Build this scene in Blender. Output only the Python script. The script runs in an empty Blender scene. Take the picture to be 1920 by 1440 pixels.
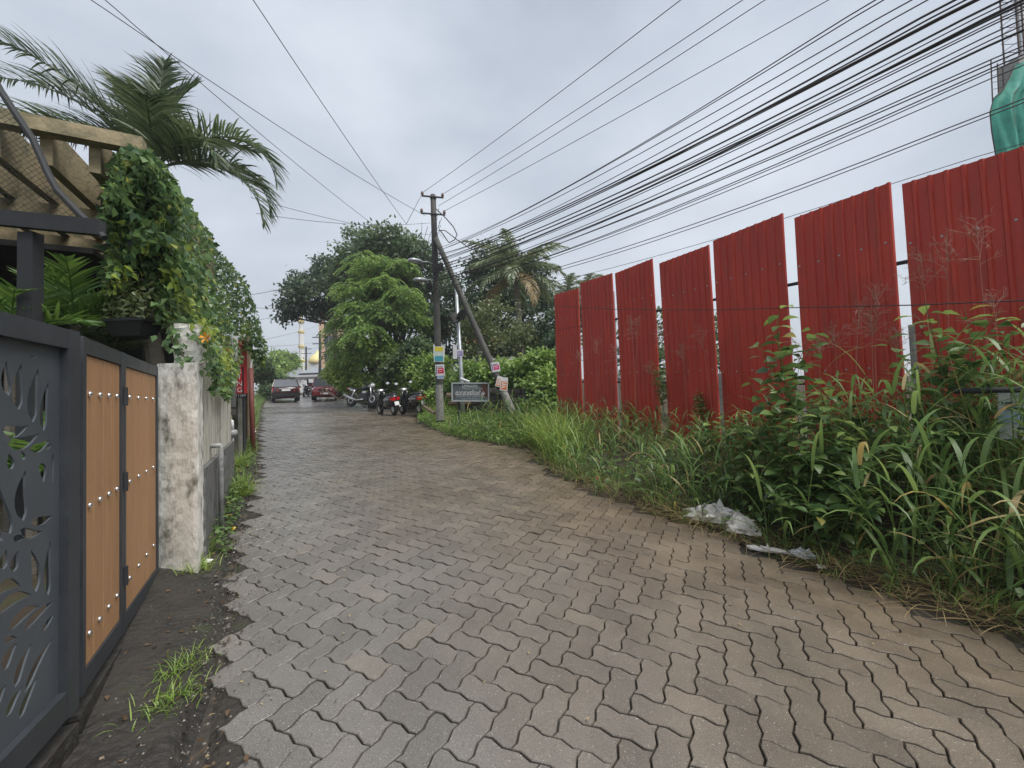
import bpy, math, random
import numpy as np
from mathutils import Matrix, Vector

random.seed(7)
rng = np.random.default_rng(11)
R_ = math.radians
SC = bpy.context.scene
COL = SC.collection

# ------------------------------------------------------------------ camera
FPX = 740.0
PITCH, ROLL = R_(2.0), R_(2.0)
EYE = np.array([0.0, 0.0, 1.5])
_R0 = np.array([1.0, 0, 0]); FW = np.array([0, math.cos(PITCH), math.sin(PITCH)])
_U0 = np.array([0, -math.sin(PITCH), math.cos(PITCH)])
UP = _U0 * math.cos(ROLL) + _R0 * math.sin(ROLL)
RT = _R0 * math.cos(ROLL) - _U0 * math.sin(ROLL)
cd = bpy.data.cameras.new('camera')
cam = bpy.data.objects.new('camera', cd); COL.objects.link(cam)
cd.sensor_fit = 'HORIZONTAL'; cd.sensor_width = 36; cd.lens = FPX / 1920 * 36
cd.clip_start = 0.05; cd.clip_end = 3000
cam.matrix_world = Matrix(((RT[0], UP[0], -FW[0], EYE[0]), (RT[1], UP[1], -FW[1], EYE[1]),
                           (RT[2], UP[2], -FW[2], EYE[2]), (0, 0, 0, 1)))
SC.camera = cam

# ------------------------------------------------------------------ sky, sun, exposure
SUN_EL, SUN_AZ = R_(60), R_(122)      # high veiled sun, behind and to the right
w = bpy.data.worlds.new('World'); SC.world = w; w.use_nodes = True
nt = w.node_tree; N = nt.nodes; L = nt.links
bg = N['Background']; bg.inputs['Strength'].default_value = 0.05
sky = N.new('ShaderNodeTexSky'); sky.sky_type = 'NISHITA'; sky.sun_disc = False
sky.sun_elevation = SUN_EL; sky.sun_rotation = SUN_AZ; sky.dust_density = 4; sky.air_density = 1.5
tc = N.new('ShaderNodeTexCoord')
mp = N.new('ShaderNodeMapping'); mp.inputs['Scale'].default_value = (1.3, 1.3, 2.6)
nz = N.new('ShaderNodeTexNoise'); nz.inputs['Scale'].default_value = 1.25; nz.inputs['Detail'].default_value = 5
nz.inputs['Roughness'].default_value = 0.5
rp = N.new('ShaderNodeValToRGB')
rp.color_ramp.elements[0].position = 0.34; rp.color_ramp.elements[0].color = (3.05, 3.42, 4.05, 1)
rp.color_ramp.elements[1].position = 0.68; rp.color_ramp.elements[1].color = (5.2, 5.6, 6.2, 1)
mx = N.new('ShaderNodeMixRGB'); mx.inputs[0].default_value = 0.9
L.new(tc.outputs['Generated'], mp.inputs[0]); L.new(mp.outputs[0], nz.inputs['Vector'])
L.new(nz.outputs['Fac'], rp.inputs[0]); L.new(sky.outputs[0], mx.inputs[1]); L.new(rp.outputs[0], mx.inputs[2])
L.new(mx.outputs[0], bg.inputs['Color'])
sd_ = bpy.data.lights.new('sun', 'SUN'); sd_.energy = 1.5; sd_.angle = R_(38); sd_.color = (1.0, 0.97, 0.92)
sun = bpy.data.objects.new('sun', sd_); COL.objects.link(sun)
sdir = Vector((math.sin(SUN_AZ) * math.cos(SUN_EL), math.cos(SUN_AZ) * math.cos(SUN_EL), math.sin(SUN_EL)))
sun.rotation_euler = sdir.to_track_quat('Z', 'Y').to_euler()
SC.view_settings.view_transform = 'Standard'; SC.view_settings.look = 'None'
SC.view_settings.exposure = 1.6; SC.view_settings.gamma = 1.0
SC.cycles.max_bounces = 6; SC.cycles.diffuse_bounces = 3; SC.cycles.glossy_bounces = 3
SC.cycles.transmission_bounces = 4; SC.cycles.transparent_max_bounces = 8

# ------------------------------------------------------------------ survey helpers (photo point + distance -> place)
GR = 0.058; DR = np.array([-0.46, 0.888])
def ray(px, py): return FW + RT * ((px - 960) / FPX) + UP * ((720 - py) / FPX)
def at(px, py, Y):
    d = ray(px, py); return EYE + d * (Y / d[1])
def onz(px, py, z):
    d = ray(px, py); return EYE + d * ((z - EYE[2]) / d[2])
def onplane(px, py, P0, dr, off=0.0):
    d = ray(px, py); n = np.array([dr[1], -dr[0], 0.0]); n /= np.linalg.norm(n)
    return EYE + d * (((np.array([P0[0], P0[1], 0]) - EYE) @ n + off) / (d @ n))
def gz(x, y):
    s = DR[0] * x + DR[1] * y
    return GR * np.clip(s, -8, 42) + 0.012 * np.clip(s - 42, 0, 60)
def onground(px, py):
    d = ray(px, py); n = np.array([-GR * DR[0], -GR * DR[1], 1.0])
    return EYE + d * (-(n @ EYE) / (n @ d))

# ------------------------------------------------------------------ object helpers
def tag(o, label=None, cat=None, group=None, kind=None):
    if label: o['label'] = label
    if cat: o['category'] = cat
    if group: o['group'] = group
    if kind: o['kind'] = kind
    return o
def thing(name, label, cat, loc=(0, 0, 0), rz=0.0, group=None):
    o = bpy.data.objects.new(name, None); COL.objects.link(o)
    o.empty_display_size = 0.2; o.location = loc; o.rotation_euler = (0, 0, rz)
    return tag(o, label, cat, group)
def put(name, me, mats, parent=None, local=False):
    o = bpy.data.objects.new(name, me); COL.objects.link(o)
    if mats is not None:
        for m in (mats if isinstance(mats, (list, tuple)) else [mats]): me.materials.append(m)
    if parent is not None:
        o.parent = parent
        if not local and parent.parent is None:
            o.matrix_parent_inverse = parent.matrix_basis.inverted()
    return o
def copy_tree(o, parent=None):
    c = o.copy(); COL.objects.link(c); c.parent = parent
    for ch in o.children: copy_tree(ch, c)
    return c
def unit(v):
    v = np.asarray(v, float); return v / max(np.linalg.norm(v), 1e-9)

class MB:
    def __init__(s): s.v = []; s.f = []; s.mi = []
    def add(s, vs, fs, m=0):
        b = len(s.v); s.v += [tuple(map(float, p)) for p in vs]
        s.f += [tuple(b + i for i in f) for f in fs]; s.mi += [m] * len(fs); return s
    def box(s, c, size, M=None, m=0):
        hx, hy, hz = size[0] / 2, size[1] / 2, size[2] / 2
        P = [(sx * hx, sy * hy, sz * hz) for sz in (-1, 1) for sy in (-1, 1) for sx in (-1, 1)]
        if M is not None: P = [tuple(np.asarray(M) @ np.array(p)) for p in P]
        P = [(p[0] + c[0], p[1] + c[1], p[2] + c[2]) for p in P]
        return s.add(P, [(0, 2, 3, 1), (4, 5, 7, 6), (0, 1, 5, 4), (2, 6, 7, 3), (0, 4, 6, 2), (1, 3, 7, 5)], m)
    def hexa(s, P, m=0):   # 8 corners, bottom 4 ccw then top 4 ccw
        return s.add(P, [(3, 2, 1, 0), (4, 5, 6, 7), (0, 1, 5, 4), (1, 2, 6, 5), (2, 3, 7, 6), (3, 0, 4, 7)], m)
    def tube(s, pts, r, n=8, cap=True, m=0, flat=1.0):
        pts = [np.asarray(p, float) for p in pts]; k = len(pts)
        rs = [r] * k if np.isscalar(r) else list(r)
        t0 = unit(pts[1] - pts[0]); a = np.array([0, 0, 1.0]) if abs(t0[2]) < 0.9 else np.array([1.0, 0, 0])
        u = unit(np.cross(t0, a)); V = []
        for i in range(k):
            t = unit(pts[min(i + 1, k - 1)] - pts[max(i - 1, 0)])
            u = unit(u - t * (u @ t)); v = np.cross(t, u)
            for j in range(n):
                an = 2 * math.pi * (j + .5) / n
                V.append(pts[i] + rs[i] * (math.cos(an) * u + flat * math.sin(an) * v))
        Fs = [(i * n + j, i * n + (j + 1) % n, (i + 1) * n + (j + 1) % n, (i + 1) * n + j) for i in range(k - 1) for j in range(n)]
        if cap: Fs += [tuple(range(n - 1, -1, -1)), tuple((k - 1) * n + j for j in range(n))]
        return s.add(V, Fs, m)
    def loft(s, rings, cap=True, m=0):
        n = len(rings[0]); V = [p for r in rings for p in r]; k = len(rings)
        Fs = [(i * n + j, i * n + (j + 1) % n, (i + 1) * n + (j + 1) % n, (i + 1) * n + j) for i in range(k - 1) for j in range(n)]
        if cap: Fs += [tuple(range(n - 1, -1, -1)), tuple((k - 1) * n + j for j in range(n))]
        return s.add(V, Fs, m)
    def lathe(s, prof, c=(0, 0, 0), n=16, m=0):
        return s.loft([[(c[0] + r * math.cos(2 * math.pi * j / n), c[1] + r * math.sin(2 * math.pi * j / n), c[2] + z) for j in range(n)] for r, z in prof], True, m)
    def slab(s, P, nrm, th, m=0):   # polygon with thickness
        P = [np.asarray(p, float) for p in P]; o = unit(nrm) * th; k = len(P)
        return s.add(P + [p + o for p in P], [tuple(range(k - 1, -1, -1)), tuple(k + i for i in range(k))] +
                     [(i, (i + 1) % k, k + (i + 1) % k, k + i) for i in range(k)], m)
    def build(s, name, mats, parent=None, smooth=False, local=False):
        me = bpy.data.meshes.new(name); me.from_pydata(s.v, [], s.f)
        if any(s.mi): me.polygons.foreach_set('material_index', s.mi)
        if smooth: me.polygons.foreach_set('use_smooth', [True] * len(me.polygons))
        me.update()
        return put(name, me, mats, parent, local)

def npmesh(name, V, Fc, smooth=False):
    V = np.ascontiguousarray(V, dtype=np.float32).reshape(-1, 3); Fc = np.asarray(Fc, dtype=np.int32)
    me = bpy.data.meshes.new(name); k = Fc.shape[1]; nf = Fc.shape[0]
    me.vertices.add(len(V)); me.vertices.foreach_set('co', V.ravel())
    me.loops.add(nf * k); me.loops.foreach_set('vertex_index', Fc.ravel())
    me.polygons.add(nf); me.polygons.foreach_set('loop_start', np.arange(0, nf * k, k, dtype=np.int32))
    if smooth: me.polygons.foreach_set('use_smooth', np.ones(nf, dtype=bool))
    me.update(calc_edges=True); return me
def nrm_(a): return a / np.maximum(np.linalg.norm(a, axis=-1, keepdims=True), 1e-9)
def leaf_geo(P, d, n, Ln, W):
    d = nrm_(d); s = nrm_(np.cross(d, n)); n = np.cross(s, d); Ln = Ln[:, None]; W = W[:, None]
    V = np.stack([P, P + d * Ln * .38 + s * W + n * W * .25, P + d * Ln * .38 - s * W + n * W * .25, P + d * Ln * .48, P + d * Ln - n * Ln * .14], 1)
    k = len(P); b = (np.arange(k) * 5)[:, None]
    Fc = np.concatenate([b + np.array(q) for q in ((0, 3, 1), (1, 3, 4), (0, 2, 3), (3, 2, 4))])
    return V.reshape(-1, 3), Fc
def rhomb_geo(P, d, n, Ln, W):
    d = nrm_(d); s = nrm_(np.cross(d, n)); Ln = Ln[:, None]; W = W[:, None]
    V = np.stack([P, P + d * Ln * .45 + s * W, P + d * Ln, P + d * Ln * .45 - s * W], 1)
    return V.reshape(-1, 3), (np.arange(len(P)) * 4)[:, None] + np.arange(4)
def blade_geo(P, az, Ln, W, el, bend, seg=6, twist=0.3):
    """arching strips: base, azimuth, length, half width, start elevation, total downward bend"""
    k = len(P); t = np.linspace(0, 1, seg + 1)
    e = el[:, None] - bend[:, None] * t[None] ** 1.3
    st = (Ln / seg)[:, None]
    dx = np.cos(e) * st; dz = np.sin(e) * st
    hx = np.concatenate([np.zeros((k, 1)), np.cumsum(dx[:, :-1], 1)], 1); hz = np.concatenate([np.zeros((k, 1)), np.cumsum(dz[:, :-1], 1)], 1)
    ca, sa = np.cos(az)[:, None], np.sin(az)[:, None]
    C = np.stack([P[:, 0:1] + hx * ca, P[:, 1:2] + hx * sa, P[:, 2:3] + hz], -1)
    prof = np.minimum(1, .55 + 2.2 * t) * (1 - t ** 2.2); prof[-1] = .03
    tw = rng.normal(0, twist, k)[:, None] * t
    sv = np.stack([-np.sin(az[:, None] + tw), np.cos(az[:, None] + tw), .25 * np.sin(tw * 3)], -1)
    wv = (W[:, None] * prof[None])[..., None] * sv
    V = np.stack([C - wv, C + wv], 2).reshape(-1, 3)
    q = np.arange(seg)[:, None] * 2 + np.array([0, 1, 3, 2])
    Fc = ((np.arange(k) * (seg + 1) * 2)[:, None, None] + q[None]).reshape(-1, 4)
    return V, Fc
def join_geo(parts):
    V = []; Fc = []; b = 0
    for v, f in parts: V.append(v); Fc.append(f + b); b += len(v)
    return np.concatenate(V), np.concatenate(Fc)

# ------------------------------------------------------------------ materials
def mat(name, c1, c2=None, scale=4.0, rough=0.6, rough2=None, bump=0.0, bscale=30.0, metal=0.0, spec=0.5, stain=None, stain_scale=2.0,
        stain_lo=0.5, stain_hi=0.65, stretch=None, rnd=0.0, coat=0.0):
    m = bpy.data.materials.new(name); m.use_nodes = True; t = m.node_tree; n = t.nodes; l = t.links
    b = n['Principled BSDF']; b.inputs['Roughness'].default_value = rough; b.inputs['Metallic'].default_value = metal
    b.inputs['Specular IOR Level'].default_value = spec; b.inputs['Coat Weight'].default_value = coat
    c2 = c2 or c1
    tcn = n.new('ShaderNodeTexCoord'); vec = tcn.outputs['Object']
    if stretch:
        mpn = n.new('ShaderNodeMapping'); mpn.inputs['Scale'].default_value = stretch; l.new(vec, mpn.inputs[0]); vec = mpn.outputs[0]
    ns = n.new('ShaderNodeTexNoise'); ns.inputs['Scale'].default_value = scale; ns.inputs['Detail'].default_value = 7; ns.inputs['Roughness'].default_value = .65
    l.new(vec, ns.inputs['Vector'])
    cr = n.new('ShaderNodeValToRGB'); cr.color_ramp.elements[0].position = .3; cr.color_ramp.elements[1].position = .7
    cr.color_ramp.elements[0].color = (*c1, 1); cr.color_ramp.elements[1].color = (*c2, 1); l.new(ns.outputs['Fac'], cr.inputs[0])
    out = cr.outputs[0]
    if stain:
        n2 = n.new('ShaderNodeTexNoise'); n2.inputs['Scale'].default_value = stain_scale; n2.inputs['Detail'].default_value = 8; n2.inputs['Roughness'].default_value = .7
        l.new(vec, n2.inputs['Vector'])
        r2 = n.new('ShaderNodeMapRange'); r2.inputs[1].default_value = stain_lo; r2.inputs[2].default_value = stain_hi; l.new(n2.outputs['Fac'], r2.inputs[0])
        mm = n.new('ShaderNodeMixRGB'); mm.inputs[2].default_value = (*stain, 1); l.new(r2.outputs[0], mm.inputs[0]); l.new(out, mm.inputs[1]); out = mm.outputs[0]
    if rnd:
        g = n.new('ShaderNodeNewGeometry'); oi = n.new('ShaderNodeObjectInfo')
        ad = n.new('ShaderNodeMath'); ad.operation = 'ADD'; l.new(g.outputs['Random Per Island'], ad.inputs[0]); l.new(oi.outputs['Random'], ad.inputs[1])
        fr = n.new('ShaderNodeMath'); fr.operation = 'FRACT'; l.new(ad.outputs[0], fr.inputs[0])
        mr = n.new('ShaderNodeMapRange'); mr.inputs[3].default_value = 1 - rnd; mr.inputs[4].default_value = 1 + rnd; l.new(fr.outputs[0], mr.inputs[0])
        hs = n.new('ShaderNodeHueSaturation'); l.new(mr.outputs[0], hs.inputs['Value']); l.new(out, hs.inputs['Color']); out = hs.outputs[0]
    l.new(out, b.inputs['Base Color'])
    if rough2 is not None:
        mr = n.new('ShaderNodeMapRange'); mr.inputs[1].default_value = .35; mr.inputs[2].default_value = .65; mr.inputs[3].default_value = rough; mr.inputs[4].default_value = rough2
        l.new(ns.outputs['Fac'], mr.inputs[0]); l.new(mr.outputs[0], b.inputs['Roughness'])
    if bump:
        n3 = n.new('ShaderNodeTexNoise'); n3.inputs['Scale'].default_value = bscale; n3.inputs['Detail'].default_value = 6; l.new(vec, n3.inputs['Vector'])
        bp = n.new('ShaderNodeBump'); bp.inputs['Strength'].default_value = bump; bp.inputs['Distance'].default_value = .02; l.new(n3.outputs['Fac'], bp.inputs['Height'])
        l.new(bp.outputs[0], b.inputs['Normal'])
    return m
def leafmat(name, c1, c2, rough=.42, trans=.3, spec=.45, yellow=None, big=1.2):
    m = bpy.data.materials.new(name); m.use_nodes = True; t = m.node_tree; n = t.nodes; l = t.links
    b = n['Principled BSDF']; b.inputs['Roughness'].default_value = rough; b.inputs['Specular IOR Level'].default_value = spec
    g = n.new('ShaderNodeNewGeometry'); cr = n.new('ShaderNodeValToRGB')
    cr.color_ramp.elements[0].color = (*c1, 1); cr.color_ramp.elements[1].color = (*c2, 1); cr.color_ramp.elements[1].position = .9
    if yellow:
        cr.color_ramp.elements.new(.955).color = (*c2, 1); e = cr.color_ramp.elements.new(.975); e.color = (*yellow, 1)
    ns = n.new('ShaderNodeTexNoise'); ns.inputs['Scale'].default_value = big; ns.inputs['Detail'].default_value = 3
    tcn = n.new('ShaderNodeTexCoord'); l.new(tcn.outputs['Object'], ns.inputs['Vector'])
    mr = n.new('ShaderNodeMapRange'); mr.inputs[1].default_value = .35; mr.inputs[2].default_value = .65; mr.inputs[3].default_value = -.25; mr.inputs[4].default_value = .25
    l.new(ns.outputs['Fac'], mr.inputs[0])
    ad = n.new('ShaderNodeMath'); ad.operation = 'ADD'; l.new(g.outputs['Random Per Island'], ad.inputs[0])
    if not yellow: l.new(mr.outputs[0], ad.inputs[1])
    else: ad.inputs[1].default_value = 0
    l.new(ad.outputs[0], cr.inputs[0]); l.new(cr.outputs[0], b.inputs['Base Color'])
    tr = n.new('ShaderNodeBsdfTranslucent'); hs = n.new('ShaderNodeHueSaturation'); hs.inputs['Value'].default_value = 1.6; hs.inputs['Hue'].default_value = .485
    l.new(cr.outputs[0], hs.inputs['Color']); l.new(hs.outputs[0], tr.inputs['Color'])
    mx = n.new('ShaderNodeMixShader'); mx.inputs[0].default_value = trans; l.new(b.outputs[0], mx.inputs[1]); l.new(tr.outputs[0], mx.inputs[2])
    l.new(mx.outputs[0], n['Material Output'].inputs['Surface'])
    return m
def glassmat(name, col=(.02, .025, .03), rough=.06):
    return mat(name, col, rough=rough, spec=.8)

def paver_mat():
    m = bpy.data.materials.new('paver'); m.use_nodes = True; t = m.node_tree; n = t.nodes; l = t.links; b = n['Principled BSDF']
    g = n.new('ShaderNodeNewGeometry'); oi = n.new('ShaderNodeObjectInfo'); pos = g.outputs['Position']
    def noise(sc, det=5, ro=.6):
        q = n.new('ShaderNodeTexNoise'); q.inputs['Scale'].default_value = sc; q.inputs['Detail'].default_value = det; q.inputs['Roughness'].default_value = ro; l.new(pos, q.inputs['Vector']); return q.outputs['Fac']
    def rng_(x, a, b_, c, d):
        q = n.new('ShaderNodeMapRange'); q.inputs[1].default_value = a; q.inputs[2].default_value = b_; q.inputs[3].default_value = c; q.inputs[4].default_value = d; l.new(x, q.inputs[0]); return q.outputs[0]
    def math_(op, a, b_):
        q = n.new('ShaderNodeMath'); q.operation = op
        for k, v in enumerate((a, b_)):
            if isinstance(v, (int, float)): q.inputs[k].default_value = v
            else: l.new(v, q.inputs[k])
        return q.outputs[0]
    def mixc(f, a, b_, ty='MIX'):
        q = n.new('ShaderNodeMixRGB'); q.blend_type = ty
        for k, v in enumerate((f, a, b_)):
            if isinstance(v, (int, float)): q.inputs[k].default_value = v
            elif isinstance(v, tuple): q.inputs[k].default_value = (*v, 1)
            else: l.new(v, q.inputs[k])
        return q.outputs[0]
    # mud carried onto the paving from the right verge, washed cleaner on the left
    dp = n.new('ShaderNodeVectorMath'); dp.operation = 'DOT_PRODUCT'; dp.inputs[1].default_value = (.888, .46, 0); l.new(pos, dp.inputs[0])
    across = rng_(math_('ADD', dp.outputs['Value'], math_('MULTIPLY', noise(.7, 4), 2.6)), 1.2, 4.2, 0, 1)
    col = mixc(rng_(noise(2.2, 6), .3, .7, 0, 1), (.130, .122, .113), (.192, .180, .164))
    col = mixc(across, col, mixc(rng_(noise(3.1, 6), .35, .65, 0, 1), (.112, .085, .058), (.178, .138, .097)))
    rd = math_('FRACT', math_('ADD', g.outputs['Random Per Island'], oi.outputs['Random']), 0)
    hs = n.new('ShaderNodeHueSaturation'); l.new(col, hs.inputs['Color']); l.new(rng_(rd, 0, 1, .88, 1.14), hs.inputs['Value']); col = hs.outputs[0]
    col = mixc(rng_(rd, .95, .97, 0, .16), col, (.24, .19, .13))
    col = mixc(rng_(noise(210, 2, .5), .36, .62, 0, .6), mixc(1.0, col, (.62, .62, .62), 'MULTIPLY'), mixc(1.0, col, (1.32, 1.32, 1.3), 'MULTIPLY'))
    col = mixc(rng_(noise(120, 1, .5), .715, .73, 0, .7), col, (.42, .4, .37))
    l.new(col, b.inputs['Base Color'])
    wet = rng_(noise(.9, 4), .38, .62, .20, .46); l.new(math_('ADD', wet, math_('MULTIPLY', across, .12)), b.inputs['Roughness'])
    bp = n.new('ShaderNodeBump'); bp.inputs['Strength'].default_value = .32; bp.inputs['Distance'].default_value = .004
    l.new(math_('ADD', noise(260, 3), math_('MULTIPLY', noise(28, 3), 1.2)), bp.inputs['Height']); l.new(bp.outputs[0], b.inputs['Normal'])
    return m
M = {}
M['paver'] = paver_mat()
M['sand'] = mat('joint_sand', (.028, .024, .02), (.05, .042, .034), 20, .85, bump=.4)
M['soil'] = mat('soil', (.036, .026, .018), (.070, .049, .031), 3, .9, bump=.8, bscale=18, stain=(.04, .05, .018), stain_scale=1.2)
M['dirt'] = mat('wet_dirt', (.016, .014, .012), (.036, .031, .026), 6, .5, .85, bump=1.0, bscale=28, stain=(.035, .045, .016), stain_scale=1.6, stain_lo=.55, stain_hi=.7)
M['laterite'] = mat('laterite_soil', (.16, .07, .035), (.22, .12, .06), 5, .9, bump=.8, bscale=25)
M['plaster'] = mat('old_plaster', (.56, .545, .49), (.72, .705, .65), 3, .85, bump=.22, bscale=38, stain=(.10, .095, .07), stain_scale=4.2, stain_lo=.50, stain_hi=.66, stretch=(1.6, 1.6, .9))
M['plaster_wall'] = mat('streaked_plaster', (.52, .50, .42), (.70, .68, .60), 4, .88, bump=.4, bscale=40, stain=(.17, .165, .12), stain_scale=4, stain_lo=.45, stain_hi=.65, stretch=(2.5, 2.5, .35))
M['plinth'] = mat('wet_plinth', (.06, .061, .06), (.24, .24, .235), 5, .7, bump=.8, bscale=14, stain=(.025, .025, .024), stain_scale=5, stretch=(1, 1, .6))
M['greywall'] = mat('grey_block_wall', (.13, .125, .11), (.21, .2, .18), 4, .9, bump=.5, stain=(.07, .075, .05), stain_scale=3, stretch=(1, 1, .5))
M['gatemetal'] = mat('gate_metal', (.030, .034, .040), (.042, .047, .054), 8, .42, .55, bump=.08, bscale=120)
M['jali'] = mat('jali_metal', (.055, .064, .074), (.072, .083, .094), 5, .4, .5, bump=.08, bscale=120)
M['plank'] = mat('tan_plank', (.33, .175, .078), (.47, .265, .128), 5, .5, .65, bump=.3, bscale=40, stretch=(14, 14, .45), rnd=.07, stain=(.22, .12, .06), stain_scale=1.1, stain_lo=.56, stain_hi=.8)
M['chrome'] = mat('chrome', (.85, .85, .85), rough=.15, metal=1)
M['steel'] = mat('dark_steel', (.016, .018, .020), (.028, .030, .034), 6, .75)
M['galv'] = mat('galvanised', (.33, .35, .37), (.45, .47, .49), 6, .45, metal=.6)
M['cream'] = mat('cream_paint', (.24, .19, .11), (.40, .33, .20), 3, .8, bump=.3, stain=(.085, .085, .045), stain_scale=2.6, stain_lo=.45, stain_hi=.68)
M['redsheet'] = mat('red_sheet', (.40, .036, .022), (.56, .066, .040), 1.6, .40, .62, bump=.25, bscale=3.2, spec=.35, stretch=(2.5, 2.5, .5), stain=(.30, .055, .035), stain_scale=2.6, stain_lo=.5, stain_hi=.78)
M['whitepaint'] = mat('white_paint', (.7, .7, .68), (.78, .78, .76), 4, .5)
M['concrete'] = mat('concrete', (.26, .255, .24), (.38, .37, .35), 5, .85, bump=.4)
M['pole'] = mat('weathered_pole', (.045, .043, .040), (.10, .096, .088), 5, .8, bump=.5, bscale=30, stretch=(1, 1, .35), stain=(.04, .045, .035), stain_scale=3)
M['polebase'] = mat('flaking_white', (.38, .375, .35), (.14, .135, .12), 14, .85, bump=.5)
M['cable'] = mat('cable', (.030, .030, .034), rough=.6)
M['cable2'] = mat('cable_brown', (.045, .033, .03), rough=.6)
M['porcelain'] = mat('porcelain', (.19, .10, .07), rough=.25)
M['wood'] = mat('old_wood', (.13, .095, .06), (.22, .165, .11), 6, .8, bump=.4, stretch=(3, 3, .5))
M['bark'] = mat('bark', (.055, .045, .034), (.12, .1, .075), 9, .9, bump=.8, bscale=14, stretch=(1, 1, .3))
M['palmtrunk'] = mat('palm_trunk', (.12, .105, .085), (.2, .18, .15), 9, .9, bump=.5, stretch=(.5, .5, 3))
M['stone'] = mat('dark_stone', (.035, .033, .03), (.095, .09, .08), 5, .85, bump=.8, rnd=.3)
M['rust'] = mat('rusty_red_paint', (.14, .035, .03), (.2, .06, .045), 10, .6)
M['pvc'] = mat('grey_pvc', (.27, .28, .28), (.36, .36, .35), 4, .4, stain=(.12, .12, .11), stain_scale=7)
M['signred'] = mat('sign_red', (.55, .035, .045), rough=.4)
M['black'] = mat('black_plastic', (.012, .012, .013), rough=.4)
M['rubber'] = mat('rubber', (.016, .016, .017), rough=.75)
M['white'] = mat('white_print', (.75, .75, .75), rough=.5)
M['greyprint'] = mat('grey_print', (.42, .45, .47), rough=.5)
M['blackpaint'] = mat('gloss_black', (.012, .012, .014), rough=.16, coat=.5)
M['maroon'] = mat('maroon_paint', (.045, .014, .012), rough=.2, coat=.6)
M['redcar'] = mat('red_paint', (.17, .012, .016), rough=.2, coat=.6)
M['lampred'] = mat('tail_lamp', (.45, .01, .015), rough=.15, coat=.5)
M['lampclear'] = mat('head_lamp', (.55, .57, .6), rough=.08)
M['glass'] = glassmat('car_glass')
M['glasspale'] = mat('painted_sky_glass', (.12, .13, .145), rough=.08, spec=.8)  # sky reflection painted into the rear window as a paler base colour
M['silver'] = mat('silver', (.5, .5, .5), rough=.3, metal=.8)
M['yellow'] = mat('yellow_paint', (.62, .45, .05), rough=.4)
M['plastic_bag'] = mat('dirty_plastic', (.70, .66, .61), (.86, .83, .79), 7, .35, spec=.6, stain=(.34, .24, .16), stain_scale=7, stain_lo=.52, stain_hi=.7)
M['clearbag'] = mat('grey_plastic', (.33, .34, .35), (.6, .6, .6), 14, .2, spec=.8)
M['greennet'] = mat('green_net', (.012, .21, .145), (.04, .36, .27), 2.5, .7, stretch=(2, 2, 1), bump=1.0, bscale=4)
M['rebar'] = mat('rebar', (.07, .045, .035), (.12, .075, .06), 9, .8)
M['redroof'] = mat('red_tile', (.36, .07, .045), (.45, .11, .07), 5, .7)
M['whitewall'] = mat('white_wall', (.62, .62, .6), (.72, .72, .7), 2, .8)
M['peach'] = mat('peach_wall', (.6, .4, .27), (.66, .46, .33), 2, .8)
M['greyclad'] = mat('grey_cladding', (.2, .2, .21), (.26, .26, .27), 2, .7)
M['greyroof'] = mat('grey_roof', (.2, .22, .24), (.27, .29, .31), 3, .6)
M['dome'] = mat('yellow_dome', (.70, .58, .24), (.76, .65, .32), 3, .5)
M['shadeblack'] = mat('shade_black', (.012, .013, .014), (.025, .025, .025), 2, .9)  # near black in place of shade, for house backdrop and shop interior
M['asphalt'] = mat('far_pavers', (.19, .18, .168), (.26, .245, .228), 2.2, .2, .38, bump=.18, bscale=25)
# leaves
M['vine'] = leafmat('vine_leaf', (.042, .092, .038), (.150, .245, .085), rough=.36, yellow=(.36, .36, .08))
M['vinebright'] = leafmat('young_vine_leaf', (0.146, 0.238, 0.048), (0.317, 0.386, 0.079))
M['palmleaf'] = leafmat('palm_leaf', (.030, .055, .024), (.095, .135, .058), rough=.35)
M['coco'] = leafmat('coconut_leaf', (.075, .115, .058), (.20, .235, .125), rough=.35)
M['deadfrond'] = leafmat('dry_frond', (.20, .15, .07), (.30, .23, .11))
M['fan'] = leafmat('garden_palm_leaf', (0.037, 0.102, 0.023), (0.122, 0.227, 0.048))
M['grass'] = leafmat('tall_grass', (0.061, 0.130, 0.035), (0.195, 0.295, 0.087), rough=.4, trans=.35, yellow=(.34, .27, .09))
M['grasslight'] = leafmat('light_grass', (0.122, 0.216, 0.039), (0.293, 0.397, 0.095), trans=.35)
M['dry'] = leafmat('dry_grass', (.26, .19, .085), (.46, .36, .18))
M['panicle'] = leafmat('seed_head', (.36, .20, .15), (.50, .32, .24))
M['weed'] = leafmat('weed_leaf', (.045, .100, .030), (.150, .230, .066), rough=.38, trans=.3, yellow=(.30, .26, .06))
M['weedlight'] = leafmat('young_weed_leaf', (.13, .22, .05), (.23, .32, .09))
M['feather'] = leafmat('feathery_leaf', (.075, .150, .050), (.240, .360, .085), trans=.4, big=.5)
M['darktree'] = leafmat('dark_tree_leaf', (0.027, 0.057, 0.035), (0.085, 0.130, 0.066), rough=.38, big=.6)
M['midtree'] = leafmat('mid_tree_leaf', (0.046, 0.091, 0.042), (0.128, 0.187, 0.079), rough=.4, big=.6)
M['olive'] = leafmat('olive_leaf', (.080, .105, .045), (.170, .205, .085), big=.8)
M['bush'] = leafmat('bush_leaf', (0.085, 0.170, 0.039), (0.256, 0.375, 0.095), trans=.35)
M['orange'] = mat('orange_flower', (.75, .30, .02), rough=.5)

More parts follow.
